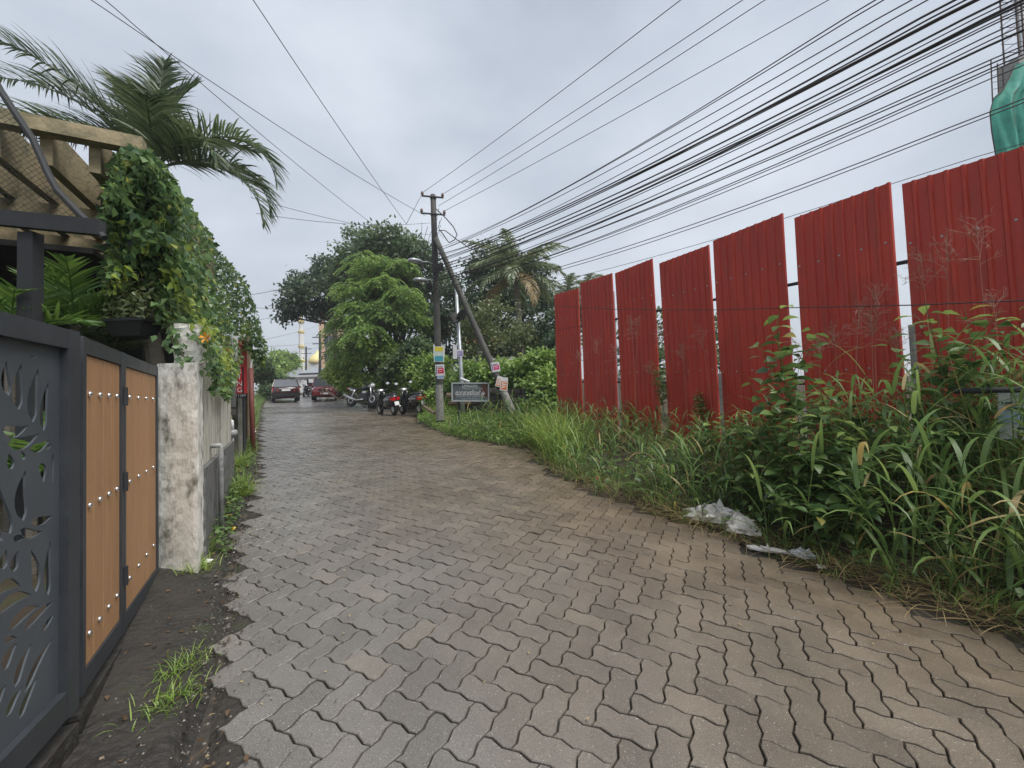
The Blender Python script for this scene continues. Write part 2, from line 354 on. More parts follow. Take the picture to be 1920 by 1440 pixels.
# ------------------------------------------------------------------ road outline (metres)
ROAD_L = [(-.2, -3.2), (-.75, .2), (-1.22, 1.5), (-1.50, 1.94), (-1.95, 2.7), (-2.72, 3.89), (-4.25, 6.6), (-6.05, 9.4), (-8.6, 13.5), (-11.7, 18.4), (-16.9, 27.0), (-31.5, 52)]
ROAD_R = [(4.6, -3.2), (3.6, .6), (2.86, 2.31), (2.56, 2.64), (2.22, 3.16), (1.77, 4.0), (1.12, 4.85), (.66, 5.9), (.36, 7.15), (.42, 7.8), (.25, 8.3), (-.4, 8.85), (-1.25, 9.65), (-2.5, 11.7), (-3.3, 13.4), (-3.75, 15.2), (-5.0, 18.2), (-8.0, 21.8), (-12.2, 28.6), (-26.5, 52)]
POLY = np.array(ROAD_L + ROAD_R[::-1])
def poly_sd(X, Y, poly):
    """signed distance, negative inside"""
    P = np.stack([X, Y], -1); ins = np.zeros(X.shape, bool); dm = np.full(X.shape, 1e9)
    k = len(poly)
    for i in range(k):
        a = poly[i]; b = poly[(i + 1) % k]; ab = b - a
        t = np.clip(((P - a) @ ab) / (ab @ ab), 0, 1)
        dm = np.minimum(dm, np.linalg.norm(P - (a + t[..., None] * ab), axis=-1))
        c = ((a[1] > Y) != (b[1] > Y)) & (X < (b[0] - a[0]) * (Y - a[1]) / (b[1] - a[1] + 1e-12) + a[0])
        ins ^= c
    return np.where(ins, -dm, dm)
def wob(x, y, s=1.0, ph=0.0):
    return (np.sin(x * 2.1 * s + 1.3 + ph) * np.cos(y * 1.7 * s + .6) + .5 * np.sin(x * 5.3 * s + y * 4.1 * s + ph) + .3 * np.sin(x * 9.7 * s - y * 11.3 * s)) / 1.8
_mid = np.array([(np.array(a)) for a in ROAD_L])
def left_of_road(X, Y):
    xl = np.interp(Y, [p[1] for p in ROAD_L], [p[0] for p in ROAD_L]); return X < xl + .3
GDIR = unit(np.array([-.55, .835]))
def ground_z(X, Y):
    X = np.asarray(X, float); Y = np.asarray(Y, float)
    sd = poly_sd(X, Y, POLY); base = gz(X, Y); lf = left_of_road(X, Y)
    edge = np.clip((sd + .02) / .10, 0, 1)
    sm = np.clip(sd / 1.7, 0, 1); sm = sm * sm * (3 - 2 * sm)
    near_gate = np.clip((4.2 - Y) / 1.0, 0, 1)
    right = .02 + .27 * sm + .05 * wob(X, Y) * np.clip(sd / .5, 0, 1)
    left = .004 + (.10 * near_gate + .05) * np.clip(sd / .75, 0, 1) + .015 * wob(X, Y, 2.2) * np.clip(sd / .3, 0, 1)
    # rising bank behind the parked two-wheelers
    bank = .95 * np.clip((sd - 1.5) / 5, 0, 1) * np.clip((Y - 14) / 3, 0, 1)
    out = np.where(lf, left, right + bank)
    return base + np.where(sd < -.02, -.13, -.13 * (1 - edge) + out * edge)

def build_ground():
    xs = np.concatenate([[-900, -400, -200, -120, -80, -60, -48, -40, -34, -29, -25, -22], np.arange(-20, 8.01, .16), [9, 10.5, 12.5, 15, 19, 25, 34, 48, 75, 120, 250, 900]])
    ys = np.concatenate([[-200, -60, -25, -12, -7], np.arange(-4, 22.01, .16), [23, 24, 25.5, 27, 29, 31, 34, 38, 42, 47, 54, 62, 75, 95, 130, 200, 400, 1200]])
    X, Y = np.meshgrid(xs, ys, indexing='ij'); Z = ground_z(X, Y); ny = len(ys)
    I = np.arange(len(xs) - 1)[:, None] * ny + np.arange(ny - 1)[None]; I = I.ravel()
    me = npmesh('ground', np.stack([X, Y, Z], -1), np.stack([I, I + ny, I + ny + 1, I + 1], 1), True)
    return tag(put('ground', me, M['soil']), 'dark soil ground of the verges beside the paved lane', kind='structure')
build_ground()

# ------------------------------------------------------------------ road: bed, pavers
def build_road():
    # joint bed that follows the outline, subdivided along the road
    n = 60; A = []; B = []
    def resamp(pl):
        p = np.array(pl); s = np.concatenate([[0], np.cumsum(np.linalg.norm(np.diff(p, axis=0), axis=1))])
        return lambda t: np.array([np.interp(t * s[-1], s, p[:, 0]), np.interp(t * s[-1], s, p[:, 1])])
    fl, fr = resamp(ROAD_L), resamp(ROAD_R); V = []; Fc = []
    m = 10
    for i in range(n + 1):
        a, b = fl(i / n), fr(i / n)
        for j in range(m + 1):
            q = a + (b - a) * j / m; V.append((q[0], q[1], gz(q[0], q[1]) - .022))
    for i in range(n):
        for j in range(m): k = i * (m + 1) + j; Fc.append((k, k + 1, k + m + 2, k + m + 1))
    road = MB().add(V, Fc).build('road', M['sand'])
    tag(road, 'lane of grey zigzag concrete pavers rising to the left', kind='structure')
    # far surface where single pavers can no longer be told apart
    mb = MB(); far0 = 21.5
    V = []; Fc = []
    ts = np.linspace(0, 1, 30)
    for i, t in enumerate(ts):
        y = far0 + (52 - far0) * t
        xl = np.interp(y, [p[1] for p in ROAD_L], [p[0] for p in ROAD_L]); xr = np.interp(y, [p[1] for p in ROAD_R], [p[0] for p in ROAD_R])
        for j in range(9):
            x = xl + (xr - xl) * j / 8; V.append((x, y, gz(x, y)))
    for i in range(29):
        for j in range(8): k = i * 9 + j; Fc.append((k, k + 1, k + 10, k + 9))
    tag(mb.add(V, Fc).build('far_paving', M['asphalt'], road), kind='stuff')
    # pavers
    W = .128; ang = R_(-28); cu, su = math.cos(ang), math.sin(ang)
    u = np.array([cu, su]); v = np.array([-su, cu]); a = .062
    def unit_edge(p, q, vert):
        p = np.array(p, float); q = np.array(q, float); d = q - p; nrm = np.array([0, 1.]) if not vert else np.array([1., 0])
        sg = 1 if (d.sum() > 0) else -1; r = [p]
        for t, h in ((.28, a), (.72, -a)): r.append(p + d * t + nrm * h * sg)
        return r
    def outline(vert):
        c = [(0, 0), (1, 0), (2, 0), (2, 1), (1, 1), (0, 1)] if not vert else [(0, 0), (1, 0), (1, 1), (1, 2), (0, 2), (0, 1)]
        r = []
        for i in range(6):
            p, q = c[i], c[(i + 1) % 6]; r += unit_edge(p, q, p[0] == q[0])
        r = np.array(r); cen = np.array([1, .5]) if not vert else np.array([.5, 1])
        return r - cen, cen
    def inset(r, gap):
        k = len(r); o = []
        for i in range(k):
            p0, p1, p2 = r[i - 1], r[i], r[(i + 1) % k]; d1 = unit(p1 - p0); d2 = unit(p2 - p1)
            nn = unit(np.array([-d1[1] - d2[1], d1[0] + d2[0]])); o.append(p1 + nn * gap)
        return np.array(o)
    shapes = {}
    for vert in (0, 1):
        r, cen = outline(vert); shapes[vert] = (r * W, cen)
    def paver_geo(vert, chamfer):
        r, _ = shapes[vert]; k = len(r)
        rings = [(inset(r, .0072), 0.0), (inset(r, .0042), -.0035), (inset(r, .0035), -.045)] if chamfer else [(inset(r, .005), 0.0), (inset(r, .004), -.045)]
        V = []
        for rr, z in rings:
            for q in rr: w2 = q[0] * u + q[1] * v; V.append((w2[0], w2[1], z))
        Fc = [tuple(range(k))]
        for s in range(len(rings) - 1):
            for i in range(k): Fc.append((s * k + i, (s + 1) * k + i, (s + 1) * k + (i + 1) % k, s * k + (i + 1) % k))
        return np.array(V), Fc
    sl = Vector((-GR * DR[0], -GR * DR[1], 1)).normalized()
    base_rot = Vector((0, 0, 1)).rotation_difference(sl).to_matrix()
    items = []
    O = np.array([.05, 1.3])
    for i in range(-190, 60):
        for j in range(-70, 190):
            k = (i - j) % 4
            if k not in (0, 2): continue
            vert = 1 if k == 2 else 0
            c = (np.array([i, j]) if not vert else np.array([i, j - 1])) + shapes[vert][1]
            q = O + W * (c[0] * u + c[1] * v)
            if -3 < q[1] < 21.6 and -18 < q[0] < 5: items.append((q[0], q[1], vert))
    items = np.array(items); sd = poly_sd(items[:, 0], items[:, 1], POLY)
    keep = sd < -.045 + .05 * np.sin(items[:, 1] * 7); items = items[keep]
    # which show largest: nearest inside the frame
    d3 = np.stack([items[:, 0], items[:, 1], gz(items[:, 0], items[:, 1])], 1) - EYE
    wz = d3 @ FW; px = 960 + FPX * (d3 @ RT) / np.maximum(wz, .01); py = 720 - FPX * (d3 @ UP) / np.maximum(wz, .01)
    vis = (wz > .3) & (px > -20) & (px < 1940) & (py < 1460)
    score = np.where(vis, 1 / np.linalg.norm(d3, axis=1), 0); order = np.argsort(-score)
    meshes = {}
    for vert in (0, 1):
        V, Fc = paver_geo(vert, True); me = bpy.data.meshes.new('paver'); me.from_pydata(V.tolist(), [], Fc); me.update(); me.materials.append(M['paver']); meshes[vert] = me
    bigV = []; bigF = []; bb = 0
    cache = {c: paver_geo(c, False) for c in (0, 1)}; cache2 = {c: paver_geo(c, True) for c in (0, 1)}
    for rank, idx in enumerate(order):
        x, y, vert = items[idx]; vert = int(vert)
        dip = -.010 * math.exp(-((x + 1.9) ** 2 / .5 + (y - 5.0) ** 2 / 1.4)) - .008 * math.exp(-((x + 1.3) ** 2 + (y - 3.0) ** 2) / .5)
        z = gz(x, y) + .006 * float(wob(x, y, .7)) + rng.normal(0, .0016) + dip
        tilt = Matrix.Rotation(rng.normal(0, .008), 3, 'X') @ Matrix.Rotation(rng.normal(0, .008), 3, 'Y') @ Matrix.Rotation(rng.normal(0, .008), 3, 'Z')
        Rm = base_rot @ tilt
        if rank < 300:
            o = bpy.data.objects.new('paver', meshes[vert]); COL.objects.link(o); o.parent = road
            mw = Rm.to_4x4(); mw.translation = (x, y, z); o.matrix_basis = mw
        else:
            V, Fc = (cache2 if score[idx] > .14 else cache)[vert]
            bigV.append(V @ np.array(Rm).T + np.array([x, y, z])); bigF += [tuple(bb + t for t in f) for f in Fc]; bb += len(V)
    me = bpy.data.meshes.new('pavers'); me.from_pydata(np.concatenate(bigV).tolist(), [], bigF); me.update()
    tag(put('pavers', me, M['paver'], road), kind='stuff')
build_road()

# ------------------------------------------------------------------ left side: gate, pillar, wall
def wallseg(mb, p0, p1, z0, z1, th, off=0.0, m=0):
    """upright slab between two plan points; z0/z1 single or per end; off shifts along the road-side normal"""
    p0 = np.array(p0[:2], float); p1 = np.array(p1[:2], float); d = unit(p1 - p0); n = np.array([d[1], -d[0]])
    z0 = (z0, z0) if np.isscalar(z0) else z0; z1 = (z1, z1) if np.isscalar(z1) else z1
    a, b = p0 + n * (off - th / 2), p1 + n * (off - th / 2); c, e = p1 + n * (off + th / 2), p0 + n * (off + th / 2)
    return mb.hexa([(*e, z0[0]), (*c, z0[1]), (*b, z0[1]), (*a, z0[0]), (*e, z1[0]), (*c, z1[1]), (*b, z1[1]), (*a, z1[0])], m)

GA = np.array([-1.80, 1.62]); GB = np.array([-2.63, 2.89]); GT = 1.82
GD = unit(GB - GA); GL = np.linalg.norm(GB - GA)
def gp(t): return GA + GD * t
def gbot(t): return .355 - .075 * t / GL
def gt_of(px, py=850):
    q = onplane(px, py, GA, GD); return float((q[:2] - GA) @ GD)
def build_plank_gate():
    t = thing('plank_gate', 'grey metal gate leaf faced with tan vertical planks and shiny studs', 'gate', (*GA, .3))
    e0, e1, e2, e3 = 0.0, gt_of(218), gt_of(229), GL
    for (a, b) in ((e0, e1 + .012), (e1 + .02, e3)):
        fr = MB(); st = .035
        wallseg(fr, gp(a), gp(a + st), gbot(a), GT, .055); wallseg(fr, gp(b - st), gp(b), gbot(b), GT, .055)
        wallseg(fr, gp(a + st), gp(b - st), GT - .07, GT - .001, .05); wallseg(fr, gp(a + st), gp(b - st), (gbot(a), gbot(b)), (gbot(a) + .085, gbot(b) + .085), .05)
        wallseg(fr, gp(a + st), gp(b - st), (gbot(a) + .085, gbot(b) + .085), GT - .07, .008, -.012)
        fr.build('frame', M['gatemetal'], t)
        n = 4; w = (b - a - 2 * st) / n
        for i in range(n):
            p0, p1 = a + st + i * w + .003, a + st + (i + 1) * w - .003
            o = wallseg(MB(), gp(p0), gp(p1), (gbot(p0) + .088, gbot(p1) + .088), GT - .074, .022, .006).build('plank', M['plank'], t)
            for z in (GT - .24, 1.10, .56):
                c = gp((p0 + p1) / 2); nn = np.array([GD[1], -GD[0]]); q = np.array([c[0] + nn[0] * .017, c[1] + nn[1] * .017, z])
                nv = np.array([nn[0], nn[1], 0])
                MB().tube([q, q + nv * .006, q + nv * .012], [.013, .013, .008], 8).build('stud', M['chrome'], o, True)
    for z in (.62, 1.12, 1.58):
        c = gp(e1 + .016); nn = np.array([GD[1], -GD[0]])
        MB().tube([(c[0] + nn[0] * .032, c[1] + nn[1] * .032, z - .05), (c[0] + nn[0] * .032, c[1] + nn[1] * .032, z + .05)], .012, 8).build('hinge', M['steel'], t)
build_plank_gate()

def build_jali_gate():
    J0 = GA + np.array([.045, -.055]); jd = unit(np.array([.40, -.916])); Wd, z0, z1 = 1.0, .36, GT + .004
    t = thing('cut_metal_gate', 'dark grey metal gate leaf with a cut-out pattern of tropical leaves', 'gate', (*J0, .3))
    fr = MB(); q = lambda s: J0 + jd * s
    wallseg(fr, q(0), q(.07), z0, z1, .06); wallseg(fr, q(Wd - .07), q(Wd), z0, z1, .06)
    wallseg(fr, q(.07), q(Wd - .07), z1 - .075, z1 - .001, .055); wallseg(fr, q(.07), q(Wd - .07), z0 + .001, z0 + .10, .055)
    fr.build('frame', M['gatemetal'], t)
    # the sheet, a plane figure with leaf-shaped holes
    x0, x1, y0, y1 = .07, Wd - .07, z0 + .10, z1 - .075
    cu = bpy.data.curves.new('sheet', 'CURVE'); cu.dimensions = '2D'; cu.fill_mode = 'BOTH'; cu.extrude = .003
    def loop(P):
        sp = cu.splines.new('POLY'); sp.points.add(len(P) - 1)
        for i, p in enumerate(P): sp.points[i].co = (p[0], p[1], 0, 1)
        sp.use_cyclic_u = True
    loop([(x0, y0), (x1, y0), (x1, y1), (x0, y1)])
    taken = []
    def slit(p, ang, Ln, wd, bow):
        d = np.array([math.cos(ang), math.sin(ang)]); n = np.array([-d[1], d[0]]); k = 7; A = []; B = []
        for i in range(k + 1):
            s = i / k; c = p + d * Ln * s + n * bow * math.sin(math.pi * s); h = wd * math.sin(math.pi * min(1, .12 + s * .88) ** .8)
            if i in (0, k): h *= .15
            A.append(c + n * h); B.append(c - n * h)
        P = A + B[::-1]
        if any(not (x0 + .012 < a[0] < x1 - .012 and y0 + .012 < a[1] < y1 - .012) for a in P): return
        C = [p + d * Ln * s + n * bow * math.sin(math.pi * s) for s in np.linspace(.0, 1, 9)]
        for (c2, w2) in taken:
            if np.linalg.norm(np.array(C)[:, None] - np.array(c2)[None], axis=2).min() < (wd + w2) * .33 + .004: return
        taken.append((C, wd)); loop([tuple(a) for a in P])
    def leaf(x, z, ang, Ln, sp):
        """a leaf cut: slits on both sides of a bowed midrib running from (x, z)"""
        k = int(Ln / .066)
        for i in range(k):
            f = (i + .5) / k; a = ang + .55 * (f - .4); c = np.array([x, z]) + Ln * f * np.array([math.cos(ang + .22 * f), math.sin(ang + .22 * f)])
            wdt = sp * (.45 + .75 * math.sin(math.pi * (.12 + .8 * f)))
            for sg in (1, -1):
                nn_ = np.array([-math.sin(a), math.cos(a)]) * sg
                slit(c + .016 * nn_, a + sg * (1.15 - .45 * f), wdt * (1 if sg > 0 else .85), .0235 - .004 * abs(f - .5), -sg * wdt * .13)
    def jl(px, py): q_ = onplane(px, py, J0, jd); return np.array([(q_[:2] - J0) @ jd, q_[2]])
    for (xa, ya, xb, yb, hw, bow) in ((22, 654, 60, 656, .012, .01), (53, 669, 74, 661, .007, 0), (14, 742, 10, 676, .012, .01), (33, 768, 38, 681, .016, .012), (60, 792, 70, 690, .016, .015), (80, 808, 89, 716, .013, .012), (-18, 790, -12, 690, .018, .01),
        (2, 806, 52, 797, .013, -.014), (12, 832, 72, 812, .014, -.015), (54, 843, 92, 824, .010, -.01), (84, 842, 97, 832, .004, 0), (-40, 830, -4, 826, .014, -.01), (97, 850, 97, 905, .005, 0), (74, 868, 80, 905, .011, .006),
        (18, 1000, -6, 905, .018, .015), (42, 976, 46, 880, .017, .02), (68, 962, 82, 880, .014, .012), (20, 880, 14, 850, .010, .0), (44, 862, 38, 846, .006, 0), (55, 979, 98, 966, .010, -.008), (36, 994, 78, 996, .011, -.012), (22, 1010, 46, 1008, .007, 0), (-30, 1000, 2, 1015, .014, .01),
        (24, 1072, 32, 1032, .012, .006), (66, 1110, 56, 1031, .014, -.01), (89, 1116, 93, 1012, .012, .012), (4, 1068, 10, 1030, .012, .005), (-12, 1112, 38, 1100, .012, .016), (-10, 1150, 58, 1116, .013, .018), (14, 1180, 72, 1137, .013, .014), (42, 1182, 101, 1126, .010, .008), (76, 1184, 101, 1150, .008, 0),
        (8, 1200, 30, 1196, .006, 0), (4, 1258, 30, 1205, .014, .01), (26, 1290, 58, 1205, .012, .012), (44, 1300, 98, 1196, .011, .014), (60, 1346, 103, 1240, .012, .012), (34, 1350, 70, 1268, .011, .01), (10, 1345, 40, 1288, .011, .008), (84, 1350, 104, 1300, .008, 0), (-14, 1330, 10, 1284, .012, .006)):
        A_, B2 = jl(xa, ya), jl(xb, yb); d_ = B2 - A_; slit(A_, math.atan2(d_[1], d_[0]), float(np.linalg.norm(d_)), hw * 1.55, -bow)
    for z in (.62, .98, 1.34): leaf(.98, z, R_(172), .42, .15)
    for z in np.arange(.50, 1.72, .09):
        for x in np.arange(.5, .92, .085): slit(np.array([x, z]), R_(60 + 50 * math.sin(x * 9 + z * 5)), .09, .013, .008)
    ob = bpy.data.objects.new('tmp', cu); COL.objects.link(ob)
    dg = bpy.context.evaluated_depsgraph_get(); me = bpy.data.meshes.new_from_object(ob.evaluated_get(dg)); bpy.data.objects.remove(ob)
    co = np.empty(len(me.vertices) * 3, np.float32); me.vertices.foreach_get('co', co); co = co.reshape(-1, 3)
    nn = np.array([jd[1], -jd[0]]) * -1
    W3 = np.stack([J0[0] + jd[0] * co[:, 0] + nn[0] * co[:, 2], J0[1] + jd[1] * co[:, 0] + nn[1] * co[:, 2], co[:, 1]], 1)
    me.vertices.foreach_set('co', W3.astype(np.float32).ravel()); me.update(); me.name = 'cut_sheet'
    put('cut_sheet', me, M['jali'], t)
build_jali_gate()

def rough_block(mb, c0, c1, d0, d1, z0, z1, nx=10, nz=30, jit=.004, chip=0.0, m=0):
    """upright block with plan corners c0->c1 front edge, d0->d1 back edge, gridded front/side faces with worn relief"""
    ring = [np.array(c0), np.array(c1), np.array(d1), np.array(d0)]; per = []
    for i in range(4):
        a, b = ring[i], ring[(i + 1) % 4]
        for k in range(nx): per.append(a + (b - a) * k / nx)
    cen = sum(ring) / 4; rings = []
    for k in range(nz + 1):
        z = z0 + (z1 - z0) * k / nz; r = []
        for i, p in enumerate(per):
            out = unit(p - cen); j = jit * (rng.random() - .5) * 2
            if chip and k < nz * .16: j -= chip * rng.random() * (1 - k / (nz * .16))
            corner = (i % nx == 0)
            if corner: j -= .004 + .008 * rng.random()
            r.append((*(p + out * j), z + (jit * rng.normal() if 0 < k < nz else 0)))
        rings.append(r)
    mb.loft(rings, True, m); return mb
WD = unit(np.array([-.524, .852])); WN = np.array([WD[1], -WD[0]])
PB = np.array([-2.68, 2.96]); PBR = np.array([-2.37, 2.97])
WE = PBR + np.array([-.02, .06])
def wp(s, off=0.0): return WE + WD * s + WN * off
def build_wall():
    t = thing('gate_pillar', 'weathered off-white plaster gate pillar beside the plank gate', 'pillar', (*PB, .2))
    mb = rough_block(MB(), PB, PBR, PB + WD * .30 - np.array([.0, 0]), PBR + WD * .30, .10, 1.85, 8, 34, .004, .03)
    mb.build('shaft', M['plaster'], t)
    b = PB + np.array([.03, .10])
    rough_block(MB(), b + np.array([.0, .02]), PBR + np.array([-.045, .10]), b + WD * .35, PBR + WD * .38 + np.array([-.045, .05]), 1.853, 2.14, 6, 12, .006, 0).build('cap_block', M['plaster'], t)
    t2 = thing('compound_wall', 'streaked pale plaster compound wall along the lane under the creeper', 'wall', (*wp(.3), .2))
    rough_block(MB(), wp(.16, -.16), wp(.16, -.035), wp(3.25, -.16), wp(3.25, -.035), 1.02, 2.12, 6, 16, .004).build('wall_face', M['plaster_wall'], t2)
    rough_block(MB(), wp(.20, -.18), wp(.20, .0), wp(3.27, -.18), wp(3.27, .0), .05, 1.018, 8, 14, .012).build('stone_plinth', M['plinth'], t2)
    rough_block(MB(), wp(.18, -.19), wp(.18, -.01), wp(3.23, -.19), wp(3.23, -.01), 2.122, 2.18, 6, 3, .006).build('coping', M['plaster'], t2)
    # dark strip under the gate
    th = MB(); wallseg(th, gp(-.02), gp(GL), (.05, .1), (.30, .235), .16, -.05); J_ = GA + np.array([.045, -.055]); wallseg(th, J_ + unit(np.array([.40, -.916])) * 1.0, J_, (.0, .05), (.30, .30), .16, -.05)
    tag(th.build('gate_threshold', M['dirt']), 'low dark concrete sill below the gate', 'sill')
build_wall()

# wet dirt apron between gate and pavers, with grit and leaf litter
def build_apron():
    V = []; Fc = []
    ys = np.linspace(-1.2, 9.4, 170); m = 16
    for y in ys:
        xr = np.interp(y, [p[1] for p in ROAD_L], [p[0] for p in ROAD_L]) + .30
        xl = min(np.interp(y, [-3, 0.6, 1.62, 2.95, 3.0, 9.4], [-.6, -1.25, -1.86, -2.72, -2.4, -6.45]), xr - .05)
        for j in range(m + 1):
            x = xl + (xr - xl) * (j / m) ** .8; e = float(np.clip((xr - .30 - x) / .12 + .35, 0, 1))
            V.append((x, y, float(ground_z(x, y)) * e + (gz(x, y) - .021) * (1 - e) + .012 + .008 * e * float(wob(x, y, 5)) + .005 * rng.random() * e))
    for i in range(len(ys) - 1):
        for j in range(m): k = i * (m + 1) + j; Fc.append((k, k + 1, k + m + 2, k + m + 1))
    tag(MB().add(V, Fc).build('dirt_strip', M['dirt'], smooth=True), 'strip of wet dark dirt between gate, wall and pavers', kind='structure')
    # grit
    n = 2600; y = rng.uniform(.6, 8.5, n); xr = np.interp(y, [p[1] for p in ROAD_L], [p[0] for p in ROAD_L])
    x = xr - np.abs(rng.normal(0, .22, n)) + .05; k = rng.random(n) < .45; x = np.where(k, xr + rng.normal(0, .22, n), x)
    z = np.maximum(ground_z(x, y), gz(x, y)) + .012
    s = rng.uniform(.0025, .007, n) + .010 * (rng.random(n) < .08) * rng.random(n); V = []; Fc = []
    for i in range(n):
        c = np.array([x[i], y[i], z[i]]); b = len(V)
        for q in ((1, 0, 0), (0, 1, 0), (-1, 0, 0), (0, -1, 0), (0, 0, .8), (0, 0, -.8)): V.append(tuple(c + s[i] * np.array(q) * rng.uniform(.6, 1.3, 3)))
        Fc += [(b, b + 1, b + 4), (b + 1, b + 2, b + 4), (b + 2, b + 3, b + 4), (b + 3, b, b + 4), (b + 1, b, b + 5), (b + 2, b + 1, b + 5), (b + 3, b + 2, b + 5), (b, b + 3, b + 5)]
    tag(MB().add(V, Fc).build('grit', mat('grit', (.07, .06, .05), (.22, .2, .17), 30, .85, rnd=.5)), 'small stones and grit along the left paver edge', 'grit', kind='stuff')
build_apron()
def build_strip_litter():
    n = 420; y = rng.uniform(.9, 6.5, n); xr = np.interp(y, [p[1] for p in ROAD_L], [p[0] for p in ROAD_L]); x = xr + rng.normal(-.12, .16, n)
    z = np.maximum(ground_z(x, y), gz(x, y)) + .018; P = np.stack([x, y, z], 1)
    V, Fc = leaf_geo(P, rng.normal(0, 1, (n, 3)) * [1, 1, .15], rng.normal(0, .35, (n, 3)) + [0, 0, 1], rng.uniform(.012, .045, n), rng.uniform(.004, .012, n))
    tag(put('leaf_debris', npmesh('leaf_debris', V, Fc), leafmat('brown_debris', (.05, .03, .018), (.17, .11, .06))), 'brown leaf debris along the dirt strip by the gate', 'litter', kind='stuff')
build_strip_litter()

# ------------------------------------------------------------------ pergola with creeper
PD = unit(np.array([-.518, 1.0])); PT = np.array([PD[1], -PD[0]])    # along the lane, towards the lane
PC = at(265, 262, 3.4)                                                # front corner, top edge
def pp(s, t): return PC[:2] + PD * s - PT * t
def build_pergola():
    t = thing('pergola', 'cream painted pergola with deep ribs over the gate yard', 'pergola', (*pp(0, 0), .2))
    zt = PC[2]
    for s in (0, .95, 1.9, 2.85):
        wallseg(MB(), pp(s, -.02), pp(s, 4.4), zt - (.12 if s == 0 else .46), zt - (.0 if s == 0 else .345), .11).build('cross_beam', M['cream'], t)
    for k in range(15):
        wallseg(MB(), pp(.06, .03 + k * .29), pp(3.0, .03 + k * .29), zt - .34, zt - .012, .075).build('rib', M['cream'], t)
    for (s, tt) in ((1.15, 4.2), (3.45, .3), (3.45, 4.2)):
        c = pp(s, tt); MB().box((c[0], c[1], (zt - .45) / 2 + .1), (.2, .2, zt - .45 - .2)).build('post', M['cream'], t)
build_pergola()

def build_net_frame():
    D = 2.75
    t = thing('net_frame', 'black steel frame with bent pipe and wire netting above the gate', 'frame', tuple(at(58, 600, D)))
    b0, b1 = at(-160, 392, D), at(192, 428, D)
    wallseg(MB(), b0, b1, (b0[2] - .055, b1[2] - .055), (b0[2] + .055, b1[2] + .055), .05).build('cross_bar', M['steel'], t)
    a = at(58, 430, D + .04); MB().box((a[0], a[1], a[2] / 2 - .03), (.11, .07, a[2] - .0)).build('post', M['steel'], t)
    a = at(253, 430, D + .45); b = at(255, 532, D + .45); MB().box((a[0], a[1], (a[2] + b[2]) / 2), (.06, .05, a[2] - b[2])).build('hanging_post', M['steel'], t)
    pts = [at(*p, D) for p in ((-60, 60), (0, 168), (35, 222), (62, 262), (90, 325), (108, 358), (150, 402), (196, 446))]
    MB().tube(pts, .022, 8).build('bent_pipe', M['steel'], t)
    # netting between pipe and bar
    V = MB(); P0 = at(100, 380, D); dx = unit(b1 - b0); up = np.array([0, 0, 1.0])
    pipe = [(-60, 60), (0, 168), (35, 222), (62, 262), (90, 325), (108, 358), (150, 402), (175, 425)]
    def ytop(px): return np.interp(px, [p[0] for p in pipe], [p[1] for p in pipe])
    def ybot(px): return 405 + .1 * px
    for k in range(-60, 60):
        for sl in (1.0, -.55):
            q = []
            for px in np.linspace(-60, 172, 60):
                py = 300 + k * 11 + sl * (px - 60)
                if ytop(px) + 2 < py < ybot(px): q.append((px, py))
            if len(q) > 1: V.tube([at(*q[0], D + .01), at(*q[-1], D + .01)], .0014, 3, False)
    tag(V.build('netting', M['steel'], t), kind='stuff')
build_net_frame()

def in_poly(px, py, poly):
    return poly_sd(px, py, np.array(poly, float)) < 0
def sample_poly(poly, n):
    p = np.array(poly, float); lo, hi = p.min(0), p.max(0); out = np.empty((0, 2))
    while len(out) < n:
        c = rng.uniform(lo, hi, (n * 2, 2)); out = np.concatenate([out, c[in_poly(c[:, 0], c[:, 1], p)]])
    return out[:n]
VINE = [(202, 330), (214, 285), (250, 272), (272, 278), (300, 305), (335, 362), (378, 418), (408, 468), (446, 506), (470, 548), (484, 600), (498, 655), (494, 690), (478, 676), (460, 655), (446, 690), (432, 735), (424, 752), (414, 735), (406, 700), (386, 672), (372, 640), (345, 618), (318, 614), (298, 596), (290, 560), (268, 515), (248, 520), (222, 565), (203, 548), (196, 505), (207, 455), (196, 400)]
def vine_hit(a, b, base, o):
    q = onplane(a, b, base, WD, o); return at(a, b, min(max(q[1], 3.3 - o), 7.6 - 2 * o))
